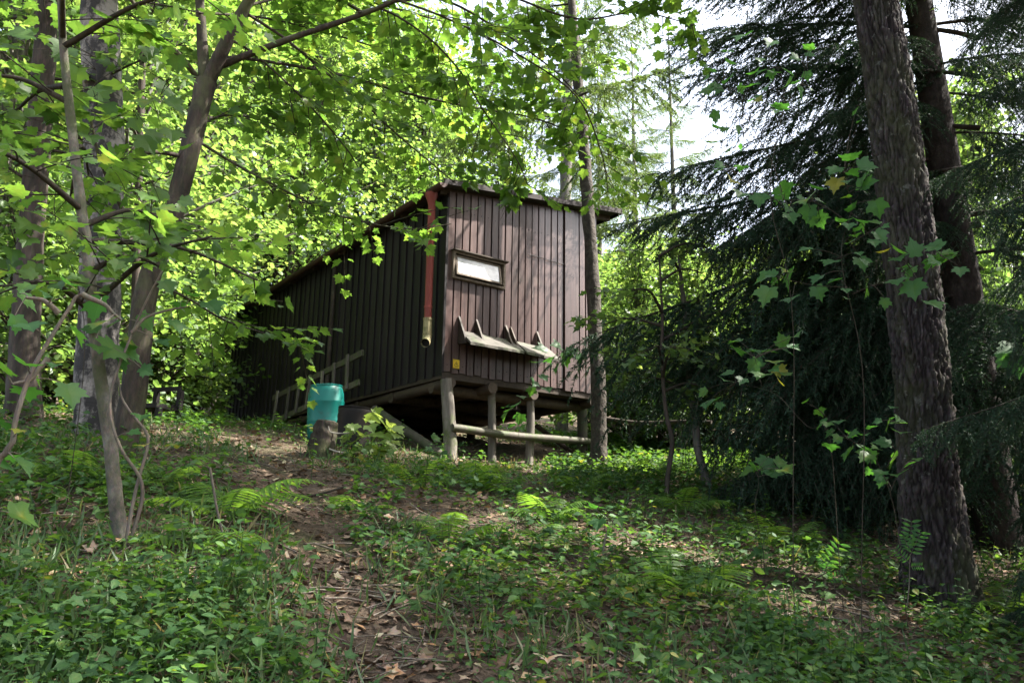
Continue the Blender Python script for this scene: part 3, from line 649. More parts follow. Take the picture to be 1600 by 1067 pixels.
# ------------------------------------------------------------------ generic trees
def broad_tree(seed, h, spread, nclump, nleaf, leaf, tmpl, r_trunk, low=.3, cl=.55, lean=(0, 0)):
    r = np.random.default_rng(seed); w, c = MB(), MB()
    tp = smooth_path([(0, 0, -.3), (lean[0] * .3 + r.normal() * .1, lean[1] * .3, h * .3), (lean[0] * .6 + r.normal() * .2, lean[1] * .6 + r.normal() * .2, h * .6), (lean[0], lean[1], h * .93)], 6)
    w.tube(tp, np.linspace(r_trunk, r_trunk * .12, len(tp)), 9, wob=.08, seed=seed)
    for q in range(nclump):
        t = low + (1 - low) * (q + r.random()) / nclump; a = r.uniform(0, 2 * math.pi)
        env = spread * (math.sin(min(1, (t - low) / (1 - low) * 1.15 + .22) * math.pi * .93) ** .7) * r.uniform(.35, 1.05)
        k = min(int(t * .93 * (len(tp) - 1)), len(tp) - 2); b = tp[max(0, int(k * .88))]
        e = np.array([tp[k][0] + env * math.cos(a), tp[k][1] + env * math.sin(a), h * t + r.normal() * .25])
        Pm = smooth_path([b, (b + e) / 2 + np.array([0, 0, .18 * env * r.uniform(.2, 1)]), e], 4)
        w.tube(Pm, np.linspace(.02 + .012 * env, .006, len(Pm)), 4, cap=False)
        n = int(nleaf * r.uniform(.6, 1.4)); out = np.array([math.cos(a), math.sin(a), 0])
        off = r.normal(size=(n, 3)) * np.array([cl, cl, cl * .24]); off[:, 2] -= .3 * (off @ out).clip(0) * .6
        back = r.random(n) * .6 * env
        P = e + off - out * back[:, None] * .8 + np.array([0, 0, 1.]) * (back * .1)[:, None]
        F = unit(out + rdir(n, .4, r) * 1.2 + np.array([0, 0, -.35])); N_ = unit(np.array([0, 0, 1.]) + r.normal(size=(n, 3)) * .45)
        c.leaves(P, F, N_, leaf * r.uniform(.7, 1.25, n), tmpl, np.clip(r.normal(.5, .2) + r.normal(size=n) * .12, 0, 1))
    return w, c
TPL = {}
def template(key, bark, leafm, *a, **k):
    w, c = broad_tree(*a, **k); TPL[key] = (w.mesh('trunk', bark), c.mesh('crown', leafm))
template('tall_a', 'bark_grey', 'leaf_far', 21, 15, 3.0, 150, 75, .15, T_FAR, .17, low=.16)
template('tall_b', 'bark_dark', 'leaf_far', 22, 17, 3.4, 170, 75, .15, T_FAR, .2, low=.22)
template('tall_c', 'bark_grey', 'leaf_far', 23, 12, 2.6, 130, 75, .14, T_FAR, .12, low=.12)
template('shrub_a', 'twig', 'leaf_far', 24, 3.4, 1.5, 46, 60, .11, T_FAR, .04, low=.1, cl=.38)
template('shrub_b', 'twig', 'leaf_far', 25, 2.2, 1.2, 34, 55, .1, T_FAR, .03, low=.05, cl=.32)
template('slim_tree', 'bark_grey', 'leaf_far', 26, 8, 1.9, 85, 70, .125, T_MID, .08, low=.15, cl=.45)
def put(key, name, u, r, rz, s, label, cat, group=None, zs=1.0):
    p = gu(u, r); o = empty(name, p, rz); o.scale = (s, s, s * zs); link('trunk', TPL[key][0], o); tag(link('crown', TPL[key][1], o), kind='stuff')
    tag(o, label, cat, group); return o
rt = np.random.default_rng(5)
ORD = ['leftmost', 'second from the left', 'third from the left', 'fourth from the left', 'fifth from the left', 'sixth from the left', 'seventh from the left', 'eighth from the left', 'ninth from the left', 'tenth from the left', 'eleventh from the left', 'twelfth from the left', 'thirteenth from the left', 'fourteenth from the left', 'fifteenth from the left', 'sixteenth from the left', 'seventeenth from the left', 'eighteenth from the left']
def ordinals(obs, text):
    obs = sorted(obs, key=lambda o: o.location.x / o.location.y)
    for q, o in enumerate(obs): o['label'] = text + ', ' + ('rightmost' if q == len(obs) - 1 else ORD[q])
G1 = 'tall leafy trees of the wood behind the hut on the left'
for u, r, key, s in ((-60, 15, 'tall_a', 1.0), (60, 20, 'tall_b', 1.0), (140, 15.5, 'tall_c', 1.05), (240, 20, 'tall_a', 1.05), (285, 24, 'tall_b', 1.1), (345, 27, 'tall_a', 1.1),
                     (420, 26, 'tall_b', 1.05), (470, 31, 'tall_a', 1.2), (560, 29, 'tall_c', 1.25), (640, 30, 'tall_b', 1.05), (700, 33, 'tall_a', 1.1), (190, 30, 'tall_b', 1.2), (10, 28, 'tall_a', 1.2), (780, 33, 'tall_c', 1.15),
                     (100, 38, 'tall_b', 1.3), (380, 38, 'tall_a', 1.3), (590, 42, 'tall_b', 1.3), (250, 44, 'tall_a', 1.4)):
    put(key, 'broadleaf_tree', u, r, rt.uniform(0, 6.28), s * rt.uniform(.95, 1.05), 'tall leafy tree in the bright green wood behind the hut, left of its roof', 'tree', G1)
G2 = 'low shrubs of the undergrowth left of the hut'
for u, r, key, s in ((20, 13, 'shrub_a', 1.0), (100, 14, 'shrub_b', 1.1), (250, 17.5, 'shrub_b', 1.0), (300, 18.5, 'shrub_a', 1.1), (330, 22.5, 'shrub_a', 1.2), (270, 22, 'shrub_a', 1.2), (200, 18, 'shrub_b', 1.2), (140, 19, 'shrub_a', 1.2), (60, 19, 'shrub_a', 1.2), (350, 26, 'shrub_a', 1.5), (-40, 17, 'shrub_a', 1.2), (210, 25, 'shrub_a', 1.5), (120, 26, 'shrub_a', 1.6), (20, 24, 'shrub_a', 1.6)):
    put(key, 'shrub', u, r, rt.uniform(0, 6.28), s, 'leafy shrub in the undergrowth among the trunks left of the hut', 'shrub', G2)
G3 = 'bright shrubs behind the hut on the right'
for u, r, key, s in ((985, 17, 'shrub_a', 1.15), (1030, 15.5, 'shrub_b', 1.0), (1075, 17.5, 'shrub_a', 1.2), (960, 21, 'shrub_a', 1.4), (1120, 15, 'shrub_a', .9), (1150, 18, 'shrub_a', 1.2), (1010, 24, 'shrub_a', 1.6), (1100, 23, 'shrub_a', 1.6), (1220, 17, 'shrub_a', 1.3), (1300, 19, 'shrub_a', 1.5), (1390, 17, 'shrub_a', 1.4), (1540, 16, 'shrub_a', 1.4), (1180, 26, 'shrub_a', 1.9), (1470, 20, 'shrub_a', 1.8), (920, 27, 'shrub_a', 1.6)):
    put(key, 'shrub', u, r, rt.uniform(0, 6.28), s, 'sunlit green shrub in the undergrowth right of the hut', 'shrub', G3)
G4 = 'slim leafy trees right of the hut'
for u, r, s in ((985, 14.6, .5), (1062, 14.2, .47), (1010, 19, .62), (1085, 20, .6), (1160, 21, .62), (1050, 26, .8), (960, 30, .85), (1260, 22, .8), (1350, 20, .9), (1440, 23, 1.0), (1530, 21, 1.0), (1620, 19, 1.1), (1300, 29, 1.1), (1500, 30, 1.2), (1580, 27, 1.3), (1140, 33, .95)):
    put('slim_tree', 'slim_tree', u, r, rt.uniform(0, 6.28), s, 'slim green tree in the sunny wood right of the hut', 'tree', G4)

for g_, t_ in ((G1, 'tall leafy tree in the bright wood left behind the hut'), (G2, 'leafy shrub among the trunks left of the hut'), (G3, 'sunlit green shrub right behind the hut'), (G4, 'slim green tree in the wood right of the hut')):
    ordinals([o for o in COL.objects if o.get('group') == g_], t_)
# ------------------------------------------------------------------ conifers
def conifer_branch(seed, ln, nside, needle, dens, droop, hang, nmat=1):
    r = np.random.default_rng(seed); m = MB(); n = 14
    t = np.linspace(0, 1, n); ax = np.stack([t * ln, .12 * ln * np.sin(t * 2 + r.uniform(-1, 1)) * t, -droop * ln * t ** 1.4 + .1 * ln * np.clip(t - .7, 0, 1)], 1)
    m.tube(ax, np.linspace(.012 + .006 * ln, .004, n), 5, cap=False)
    PP, DD = [], []
    def twig(p, d, l, hg, sub):
        k = max(4, int(l / .07)); q = np.linspace(0, 1, k)[:, None]
        P = p + d * l * q + np.array([0, 0, -hg * l]) * q ** 1.5
        m.tube(P, np.linspace(.004, .0015, k), 3, cap=False)
        nn = max(6, int(dens * l)); tt = r.random(nn); idx = np.clip((tt * (k - 1)).astype(int), 0, k - 2); fr = tt * (k - 1) - idx
        b = P[idx] + (P[idx + 1] - P[idx]) * fr[:, None]; tg = unit(P[idx + 1] - P[idx])
        PP.append(b); DD.append(unit(tg * .7 + rdir(nn, 1, r) * .75))
        if sub:
            for _ in range(int(l / .11)):
                f = r.uniform(.15, 1); b0 = p + d * l * f + np.array([0, 0, -hg * l]) * f ** 1.5
                s_ = unit(np.cross(d, [0, 0, 1])) * r.choice([-1, 1]); twig(b0, unit(d * .7 + s_ * .6 + np.array([0, 0, -.3 * hg])), l * r.uniform(.2, .42), hg * 1.1, False)
    for q in range(nside):
        f = .12 + .88 * (q + r.random()) / nside; k = min(int(f * (n - 1)), n - 2); p = ax[k] + (ax[k + 1] - ax[k]) * (f * (n - 1) - k)
        tg = unit(ax[k + 1] - ax[k]); sg = 1 if q % 2 else -1
        l = ln * (.36 * (1 - f) + .1) * r.uniform(.7, 1.25)
        twig(p, unit(tg * .75 + np.array([0, sg * .75, 0]) + r.normal(size=3) * .12), l, hang * r.uniform(.5, 1.3), True)
        if hang > .5 and r.random() < .7: twig(p, unit(tg * .25 + np.array([0, sg * .2, -1])), r.uniform(.2, .5), .2, True)
    P, D = np.concatenate(PP), np.concatenate(DD); nn = len(P)
    N_ = rdir(nn, 1, r); m.leaves(P, D, N_, needle * r.uniform(.7, 1.2, nn), T_NEEDLE, np.clip(r.normal(.45, .22, nn), 0, 1), mat=nmat); return m
SPB = [conifer_branch(40 + q, 3.4, 50, .05, 200, .34 + .06 * q, .8).mesh('branch', ['bark_dark', 'needle']) for q in range(3)]
LAB = [conifer_branch(50 + q, 2.6, 34, .06, 130, .2, .6).mesh('branch', ['twig', 'larch']) for q in range(2)]
def conifer(name, base, h, r0, bark, brs, z0, n, lmax, seed, label, group=None, lean=(0, 0), top=.25, azc=None, bl=3.4, az_ok=None, droop_off=0.0):
    r = np.random.default_rng(seed); o = empty(name, base); tag(o, label, 'tree', group)
    tp = smooth_path([(0, 0, -.3), (lean[0] * .35, lean[1] * .35, h * .35), (lean[0] * .7, lean[1] * .7, h * .7), (lean[0], lean[1], h)], 7)
    MB().tube(tp, np.linspace(r0, r0 * .1, len(tp)), 14, wob=.05, seed=seed).build('trunk', bark, o)
    for q in range(n):
        f = (q + r.random()) / n; z = z0 + (h * .97 - z0) * f; a = q * 2.39996 + r.normal() * .3
        if az_ok and not az_ok(a, z): continue
        s = lmax * ((1 - f) * (1 - top) + top) * r.uniform(.75, 1.1) / bl; k = z / h
        if azc is not None: s *= 1 - (.6 if z > 3.6 else .38) * abs(math.cos(a - azc)) ** .7
        b = link('branch', brs[r.integers(len(brs))], o); b.location = (lean[0] * k, lean[1] * k, z)
        b.rotation_euler = (r.normal() * .12, r.uniform(-.12, .2) + droop_off - .5 * f, a); b.scale = (s, s, s)
    return o
sp = gu(1548, 10.6)
conifer('spruce_tree', sp, 19, .24, 'bark_spruce', SPB, 1.2, 84, 4.7, 61, 'large dark spruce with drooping branches behind the big furrowed trunk', lean=(-.5, .3), top=.12, azc=R(-115))
sp_o = [o for o in bpy.data.objects if o.name == 'spruce_tree'][0]; ra = np.random.default_rng(64)
for q, (v0, u1, v1, r1) in enumerate(((350, 955, 525, 11.2), (300, 1045, 345, 10.6), (200, 1075, 265, 10.8), (120, 1120, 140, 10.2), (420, 1090, 560, 10.8), (480, 1050, 610, 11.6), (520, 1120, 690, 10.4), (560, 1170, 760, 10.0), (450, 1200, 620, 9.8), (600, 1230, 790, 10.6), (260, 1150, 380, 9.9), (60, 1090, 60, 11.2), (-60, 1130, -20, 10.6), (500, 1260, 700, 9.6), (640, 1300, 800, 9.8))):
    a_ = at(1532, v0, 10.6); e_ = at(u1, v1, r1); d_ = e_ - a_; hl = math.hypot(d_[0], d_[1]); sc_ = hl / 3.3; k_ = q % 3; dz = -(.34 + .06 * k_) + .03
    br = link('branch', SPB[k_], sp_o); br.location = tuple(a_ - sp); br.scale = (sc_, sc_, sc_)
    br.rotation_euler = (ra.normal() * .1, -(math.atan2(d_[2], hl) - math.atan(dz)), math.atan2(d_[1], d_[0]))
sp2 = gu(1390, 11.8)
conifer('spruce_tree', sp2, 6.5, .1, 'bark_spruce', SPB, .5, 40, 2.7, 62, 'small dense dark spruce left of the big furrowed trunk', top=.1)
conifer('spruce_tree', np.array([7.6, 4.4, float(terr(7.6, 4.4))]), 18, .24, 'bark_spruce', SPB, 2.5, 70, 3.6, 65, 'unseen tall dark spruce added outside the right edge to shade the foreground', top=.15)  # out-of-view spruce, added to throw shade over the foreground
conifer('spruce_tree', gu(1820, 7.4), 12, .16, 'bark_spruce', SPB, .5, 60, 1.7, 63, 'narrow dark spruce reaching in at the right edge before the big trunk', top=.2)
GL = 'wispy pale larches against the sky behind the hut'
for q, (u, r, h) in enumerate(((1000, 27, 14.5), (1065, 30, 17), (940, 33, 17.5), (880, 26, 14))):
    conifer('larch_tree', gu(u, r), h, .17, 'bark_grey', LAB, 3.5, 46, 3.0, 70 + q, 'wispy pale green larch against the white sky behind the hut', GL, bl=2.6, top=.2)

ordinals([o for o in COL.objects if o.get('group') == GL], 'wispy pale larch against the white sky behind the hut')
# the big furrowed trunk in the right foreground
def big_trunk():
    b = at(1468, 945, 7.6); b = np.array([b[0], b[1], float(terr(b[0], b[1]))])
    o = empty('larch_tree', b); tag(o, 'thick larch trunk with deeply furrowed bark in the right foreground', 'tree')
    pts = [(1474, 985), (1466, 900), (1452, 760), (1441, 600), (1425, 430), (1408, 280), (1388, 130), (1368, 0), (1340, -200), (1300, -500), (1250, -900)]
    P = smooth_path([at(u, v, 7.6) for u, v in pts], 20); n = len(P); ns = 168
    t = np.linspace(0, 1, n); wpx = np.interp(np.linspace(0, 10, n), range(11), [138, 112, 94, 86, 82, 78, 73, 66, 62, 55, 40])
    seg = np.concatenate([[0], np.cumsum(np.linalg.norm(np.diff(P, axis=0), axis=1))])
    S = np.arange(0, seg[-1], .026); P = np.stack([np.interp(S, seg, P[:, q]) for q in range(3)], 1); w = np.interp(S, seg, wpx) / 2 / FPX * np.abs(((P - EYE) @ np.linalg.inv(MR).T)[:, 2]) * .93
    th = np.linspace(0, 2 * math.pi, ns, endpoint=False); TH, SS = np.meshgrid(th, S)
    per = 30; u = TH / (2 * math.pi) * per; cx, cy = np.cos(TH), np.sin(TH)
    wv = 2.6 * (fbm(cx * 2.2 + 5, SS * 4 + cy * 2.2, 31, 4) - .5) + .9 * (fbm(cx * 7 + 5, SS * 13 + cy * 7, 35, 3) - .5)
    f1, f2 = cells(u + wv, SS * 3.4 + 3.0 * fbm(cx * 4 + 8, SS * 3 + cy * 4, 33, 4), per, 4)
    e = np.clip((f2 - f1) * 2.1, 0, 1) ** .8
    g1, g2 = cells(u * 2 + 3.5 * wv, SS * 11.0 + 3 * fbm(cx * 6, SS * 6 + cy * 6, 37, 3), per * 2, 8); e2 = np.clip((g2 - g1) * 1.8, 0, 1)
    e = np.clip(e * (.45 + .9 * fbm(cx * 4 + 2, SS * 5 + cy * 4, 39, 4)), 0, 1)
    hgt = .036 * e + .014 * e2 + .02 * (fbm(cx * 12, SS * 16 + cy * 12, 41, 3) - .5)
    fl = np.exp(-SS / .45) * .28 * np.clip(np.cos(TH * 5 + 1.0) * .6 + np.cos(TH * 3) * .5, -.3, 1)
    rr = w[:, None] * (1 + fl) + hgt - .035
    T = unit(np.gradient(P, axis=0)); N1 = unit(np.cross(T, np.array([0, 1., 0]))); N2 = np.cross(T, N1)
    V = P[:, None] + rr[..., None] * (np.cos(TH)[..., None] * N1[:, None] + np.sin(TH)[..., None] * N2[:, None]) - b
    nS = len(S); i, j = np.meshgrid(np.arange(nS - 1), np.arange(ns), indexing='ij'); j2 = (j + 1) % ns
    Q = np.stack([i * ns + j, i * ns + j2, (i + 1) * ns + j2, (i + 1) * ns + j], -1).reshape(-1, 4)
    tint = np.clip(.15 + .6 * e * (.55 + .45 * e2) + .25 * (fbm(np.cos(TH) * 5, SS * 7 + np.sin(TH) * 5, 43, 3) - .4), 0, 1)
    MB().quads(V.reshape(-1, 3), Q, tint=tint.ravel(), smooth=True).build('trunk', 'bark_larch', o)
    r = np.random.default_rng(90)
    for q in range(26):
        k = int(nS * (.62 + .37 * q / 26)); bo = link('branch', LAB[q % 2], o); bo.location = tuple(P[k] - b); s = r.uniform(.9, 1.5) * (1 - .3 * q / 26)
        bo.scale = (s, s, s); bo.rotation_euler = (0, r.uniform(-.1, .3), q * 2.4)
    return o
big_trunk()

# ------------------------------------------------------------------ other single trunks
def trunk_tree(name, pts, r, wpx, bark, label, sides=12, wob=.07, crown=None, base_v=None):
    p0 = at(*pts[0], r); b = np.array([p0[0], p0[1], float(terr(p0[0], p0[1]))]); o = empty(name, b); tag(o, label, 'tree')
    P = smooth_path([at(u, v, r) for u, v in pts], 8); P[0, 2] = min(P[0, 2], b[2] - .15); w = np.interp(np.linspace(0, 1, len(P)), np.linspace(0, 1, len(wpx)), wpx)
    rad = w / 2 / FPX * np.abs(((P - EYE) @ np.linalg.inv(MR).T)[:, 2]) * .96
    MB().tube(P - b, rad, sides, wob=wob, seed=int(pts[0][0])).build('trunk', bark, o); return o, P, b
def leafy(o, P, b, seed, tmin, n, ln, leaf=.12, mat='leaf_far', zdir=(0, .4), step=.16, tm=T_MID):
    r = np.random.default_rng(seed); c, col = MB(), []
    for q in range(n):
        k = int(len(P) * (tmin + (1 - tmin) * (q + r.random()) / n)); k = min(k, len(P) - 1); a = r.uniform(0, 6.28)
        d = np.array([math.cos(a), math.sin(a), r.uniform(*zdir)]); l = r.uniform(*ln)
        w = MB(); B = smooth_path([P[k], P[k] + d * l * .5 + np.array([0, 0, .1]), P[k] + d * l], 6) - b; w.tube(B, np.linspace(.022, .006, len(B)), 5, cap=False)
        twig_leaves(w, None, B, start=.15, step=step, tl=(.35, 1.0), leaf=leaf, r=r, collect=col, flat=.45); w.build('branch', 'twig', o)
    LP, LF, N, SZ, TI = [np.concatenate([x[q] for x in col]) for q in range(5)]; c.leaves(LP, LF, N, SZ, tm, TI)
    tag(c.build('crown', mat, o), kind='stuff')
o, P, b = trunk_tree('birch_tree', [(150, 668), (152, 560), (158, 420), (163, 280), (160, 140), (155, 0), (150, -200), (140, -500)], 9.4, [70, 64, 62, 60, 58, 56, 48, 25], 'bark_birch', 'thick birch with peeling black and white bark behind the leaning maple', 18)
leafy(o, P, b, 101, .72, 12, (1.2, 2.6), leaf=.1)
o, P, b = trunk_tree('broadleaf_tree', [(36, 680), (38, 560), (46, 400), (58, 250), (70, 80), (80, -60), (90, -300)], 10.2, [60, 44, 40, 38, 34, 30, 14], 'bark_dark', 'dark straight trunk with leafy boughs at the far left edge', 12)
leafy(o, P, b, 102, .45, 14, (1.0, 2.4), leaf=.13)
o, P, b = trunk_tree('slender_trunk', [(204, 660), (210, 520), (214, 380), (218, 240), (222, 120), (228, -40), (232, -200)], 12.5, [16, 14, 13, 12, 11, 9, 5], 'bark_dark', 'slender dark tree between the birch and the maple', 8)
leafy(o, P, b, 103, .35, 10, (.8, 1.8), leaf=.12)
o, P, b = trunk_tree('hazel_sapling', [(190, 852), (181, 780), (172, 690), (158, 600), (146, 500), (137, 400), (124, 300), (108, 160), (98, 60), (92, -60)], 5.4, [28, 23, 21, 20, 19, 18, 16, 14, 12, 8], 'bark_pale', 'pale slender curved stem in front of the leaning maple', 12)
leafy(o, P, b, 104, .42, 14, (.5, 1.3), leaf=.1, mat='leaf', step=.2, tm=T_NEAR, zdir=(-.1, .3))
o, P, b = trunk_tree('fir_tree', [(931, 738), (936, 690), (935, 610), (930, 520), (926, 430), (919, 330), (913, 240), (905, 150), (896, 40), (888, -100)], 12.2, [36, 27, 25, 24, 23, 21, 19, 17, 14, 9], 'bark_fir', 'slim knobbly trunk rising before the right end of the hut front', 14, .14)
for q in range(10):
    k = int(len(P) * (.72 + .027 * q)); br = link('branch', LAB[q % 2], o); br.location = tuple(P[k] - b); s = .55 + .04 * (10 - q); br.scale = (s, s, s); br.rotation_euler = (0, .1, q * 2.1 + 1)
o, P, b = trunk_tree('slender_trunk', [(878, 420), (882, 330), (885, 250), (887, 120), (888, 0), (889, -200)], 24, [22, 20, 19, 17, 14, 8], 'bark_grey', 'grey straight trunk rising behind the hut roof', 10)
leafy(o, P, b, 105, .6, 10, (1.2, 2.4), leaf=.14)
o, P, b = trunk_tree('sapling_tree', [(1038, 812), (1044, 740), (1050, 690), (1040, 640), (1034, 560), (1035, 500), (1030, 400)], 9.6, [9, 8, 8, 7, 6, 5, 3], 'bark_dark', 'thin dark straight sapling under the spruce boughs, left of a crooked one', 8)
leafy(o, P, b, 106, .5, 8, (.4, .9), leaf=.1)
o, P, b = trunk_tree('sapling_tree', [(1108, 778), (1102, 745), (1090, 700), (1086, 650), (1078, 600), (1074, 550), (1068, 470), (1060, 400)], 10.6, [20, 15, 13, 12, 11, 10, 8, 4], 'bark_grey', 'crooked thin sapling with curved foot under the spruce boughs', 8)
leafy(o, P, b, 107, .5, 8, (.4, 1.0), leaf=.1)
# pole lying across the saplings
pl = empty('fallen_pole', at(1028, 660, 12.4)); tag(pl, 'thin bare pole lying level across the saplings right of the hut', 'pole')
MB().tube(smooth_path([at(u, v, r) - np.array(pl.location) for u, v, r in ((945, 654, 12.8), (1000, 661, 12.6), (1060, 659, 12.3), (1112, 660, 12.1))]), .035, 7, wob=.15).build('stem', 'timber_dark', pl)
pk = gp(945, 724); pk[2] += .05; po = empty('loose_plank', pk, R(20)); tag(po, 'short dark plank lying at the foot of the slim trunk', 'plank')
MB().box((-.35, -.08, -.06), (.3, .08, .0)).build('board', 'timber_dark', po)

# ------------------------------------------------------------------ saplings with single leaves
def sapling(name, base, stems, lvs, r, label, mat='leaf_cool', wood='twig', group=None, cat='sapling', sw=.003, seed=0, extra=False):
    """stems: lists of (u, v); lvs: (u, v, width px, yellow?)"""
    rr = np.random.default_rng(seed + 500); b = gu(*base) if len(base) == 2 else np.array(base); o = empty(name, b); tag(o, label, cat, group)
    w = MB(); pts = []
    for q, s in enumerate(stems):
        P = smooth_path([b - np.array([0, 0, .1]) if p is None else at(p[0], p[1], r + (p[2] if len(p) > 2 else 0)) for p in s], 6); tt = np.linspace(0, 1, len(P)); P = P + np.stack([np.sin(tt * 9 + q), np.cos(tt * 7 + q), 0 * tt], 1) * (.03 * np.sin(tt * math.pi))[:, None] * np.linalg.norm(P[-1] - P[0]); pts.append(P)
        w.tube(P - b, np.linspace(sw, sw * .45, len(P)), 6, cap=False)
    A = np.concatenate(pts)
    if extra: lvs = list(lvs) + [(l_[0] + rr.uniform(-1, 1) * l_[2] * 1.1, l_[1] + rr.uniform(-.9, .9) * l_[2], l_[2] * rr.uniform(.55, .95)) for l_ in lvs]
    for lf in lvs:
        u, v, wd = lf[:3]; dr = rr.uniform(-.25, .25); p = at(u, v, r + dr); size = wd / FPX * (r + dr) / 1.2
        k = A[np.argmin(np.linalg.norm(A - p, axis=1))]; tc = unit(EYE - p)
        f = unit(unit(p - k + 1e-4) * .7 + rdir(1, .4, rr)[0] * .5 + tc * .35 + np.array([0, 0, -.2])); n_ = unit(np.array([0, 0, 1.]) * .85 + tc * .5 + rr.normal(size=3) * .25)
        base_p = p - f * size * .45
        w.tube(smooth_path([k, (k + base_p) / 2 + np.array([0, 0, .06 * np.linalg.norm(base_p - k)]), base_p], 4) - b, np.linspace(.003, .0016, 9), 4, cap=False)
        leaf_obj(o, base_p - b, f, n_, size, 'leaf_yellow' if len(lf) > 3 else mat, rr)
    w.build('stem', wood, o); return o
def C(lst, ox, oy, s): return [(ox + l[0] / s, oy + l[1] / s, l[2] / s, *l[3:]) for l in lst]
sapling('maple_sapling', (1225, 5.6), [[None, (1222, 520), (1224, 330), (1220, 150), (1190, 60)], [(1222, 300), (1180, 200), (1130, 130)], [(1222, 320), (1150, 270), (1100, 235)], [(1222, 180), (1250, 130), (1265, 80)]],
        C([(425, 150, 110), (370, 212, 70), (370, 325, 85), (280, 375, 85), (295, 290, 60), (315, 490, 75), (385, 750, 80, 1), (330, 690, 60), (365, 628, 60), (580, 440, 95), (490, 418, 65, 1), (530, 360, 80), (480, 350, 60), (610, 350, 80), (670, 385, 80), (700, 195, 70), (655, 340, 60), (300, 590, 80), (410, 545, 60), (270, 330, 55), (560, 300, 70), (620, 300, 75), (500, 300, 60), (440, 360, 60)], 1000, 0, 2.667),
        5.6, 'tall thin maple sapling with scattered leaves against the sky left of the big trunk', seed=1, extra=True)
sapling('maple_sapling', (1322, 5.8), [[None, (1336, 620), (1330, 430), (1325, 330), (1318, 270)], [(1327, 350), (1270, 315), (1200, 312)], [(1328, 380), (1380, 350), (1400, 320)], [(1330, 450), (1270, 445), (1220, 435)], [(1332, 460), (1400, 430), (1470, 400)]],
        C([(500, 830, 100), (600, 805, 120), (690, 830, 115), (630, 905, 85), (700, 890, 95), (810, 710, 85), (950, 690, 100), (930, 745, 110), (815, 770, 90, 1), (880, 860, 65), (850, 915, 80), (990, 870, 95), (970, 925, 75), (870, 940, 65), (930, 955, 70), (1005, 985, 85), (870, 1010, 60), (1015, 1045, 60, 1), (1140, 1030, 95), (1220, 1025, 95), (1280, 1055, 80), (900, 460, 50), (740, 780, 80), (720, 925, 60)], 1000, 0, 2.667)
        + C([(510, 90, 95), (620, 95, 120), (610, 62, 70), (735, 95, 75), (790, 25, 95), (925, 30, 85), (525, 165, 115), (860, 143, 50), (945, 150, 70), (1070, 105, 90), (1125, 65, 70), (1210, 30, 95), (1280, 10, 95), (1140, 140, 110)], 1000, 400, 2.667),
        5.8, 'maple sapling with broad pale leaves in front of the big trunk, at mid height', seed=2, extra=True)
sapling('maple_sapling', (1300, 6.6), [[None, (1290, 690), (1270, 668), (1210, 615), (1150, 598)], [(1190, 605), (1185, 585), (1180, 560)]],
        C([(410, 395, 90), (490, 400, 90), (590, 350, 80), (620, 400, 80), (560, 440, 80), (470, 460, 80), (590, 480, 85, 1), (580, 515, 70, 1), (505, 495, 100), (355, 515, 80), (260, 570, 60), (300, 605, 80), (540, 395, 80)], 1000, 400, 2.667),
        6.6, 'arching maple seedling with a yellow leaf before the dark spruce', seed=3, extra=True)
sapling('maple_sapling', (1395, 6.3), [[None, (1398, 840), (1385, 740), (1350, 700), (1290, 672)], [(1385, 730), (1410, 680), (1405, 660)], [(1350, 700), (1320, 680), (1290, 650)], [(1390, 770), (1410, 730), (1420, 715)]],
        C([(750, 650, 55), (760, 695, 60), (825, 690, 65), (795, 795, 75), (820, 760, 50), (890, 740, 65), (870, 815, 65), (950, 810, 95), (965, 840, 70), (970, 710, 55), (1030, 710, 65), (1085, 730, 85), (1080, 680, 55), (1050, 855, 90), (1125, 865, 65), (1070, 905, 100), (1005, 940, 60), (780, 700, 55)], 1000, 400, 2.667),
        6.3, 'low maple seedling with pale clustered leaves at the left foot of the big trunk', seed=4, extra=True)
sapling('maple_sapling', (1184, 6.6), [[None, (1184, 800), (1184, 735)]], C([(440, 900, 90), (520, 870, 90), (560, 895, 90), (610, 890, 90), (590, 860, 70), (480, 880, 70)], 1000, 400, 2.667), 6.6, 'upright seedling with a flat umbrella of bluish leaves before the spruce', seed=5)
sapling('maple_sapling', (1640, 7.2), [[None, (1640, 700), (1600, 560)]], [(1578, 545, 50), (1600, 530, 45), (1568, 560, 36), (1590, 572, 40)], 7.2, 'bluish leaf cluster reaching in at the right edge of the picture', seed=6)
sapling('maple_sapling', (-60, 3.6), [[None, (-30, 760), (0, 706), (35, 685), (60, 640), (75, 560), (92, 490), (105, 466), (128, 460)], [(92, 490), (70, 470), (40, 465)], [(75, 560), (50, 590), (20, 600)], [(128, 460), (160, 475), (190, 500)]],
        C([(235, 45, 75), (95, 110, 85), (165, 90, 70), (55, 185, 70), (100, 190, 95), (90, 310, 95), (20, 330, 80), (120, 360, 75), (90, 415, 95), (180, 320, 50), (235, 420, 105), (60, 540, 45, 1), (55, 620, 115), (20, 650, 90), (80, 655, 90), (320, 135, 110), (335, 180, 110), (260, 220, 95), (20, 520, 60), (85, 825, 120)], 0, 420, 2.133),
        3.6, 'curved pale sapling stem with broad leaves at the left edge', wood='twig_pale', sw=.013, seed=7)
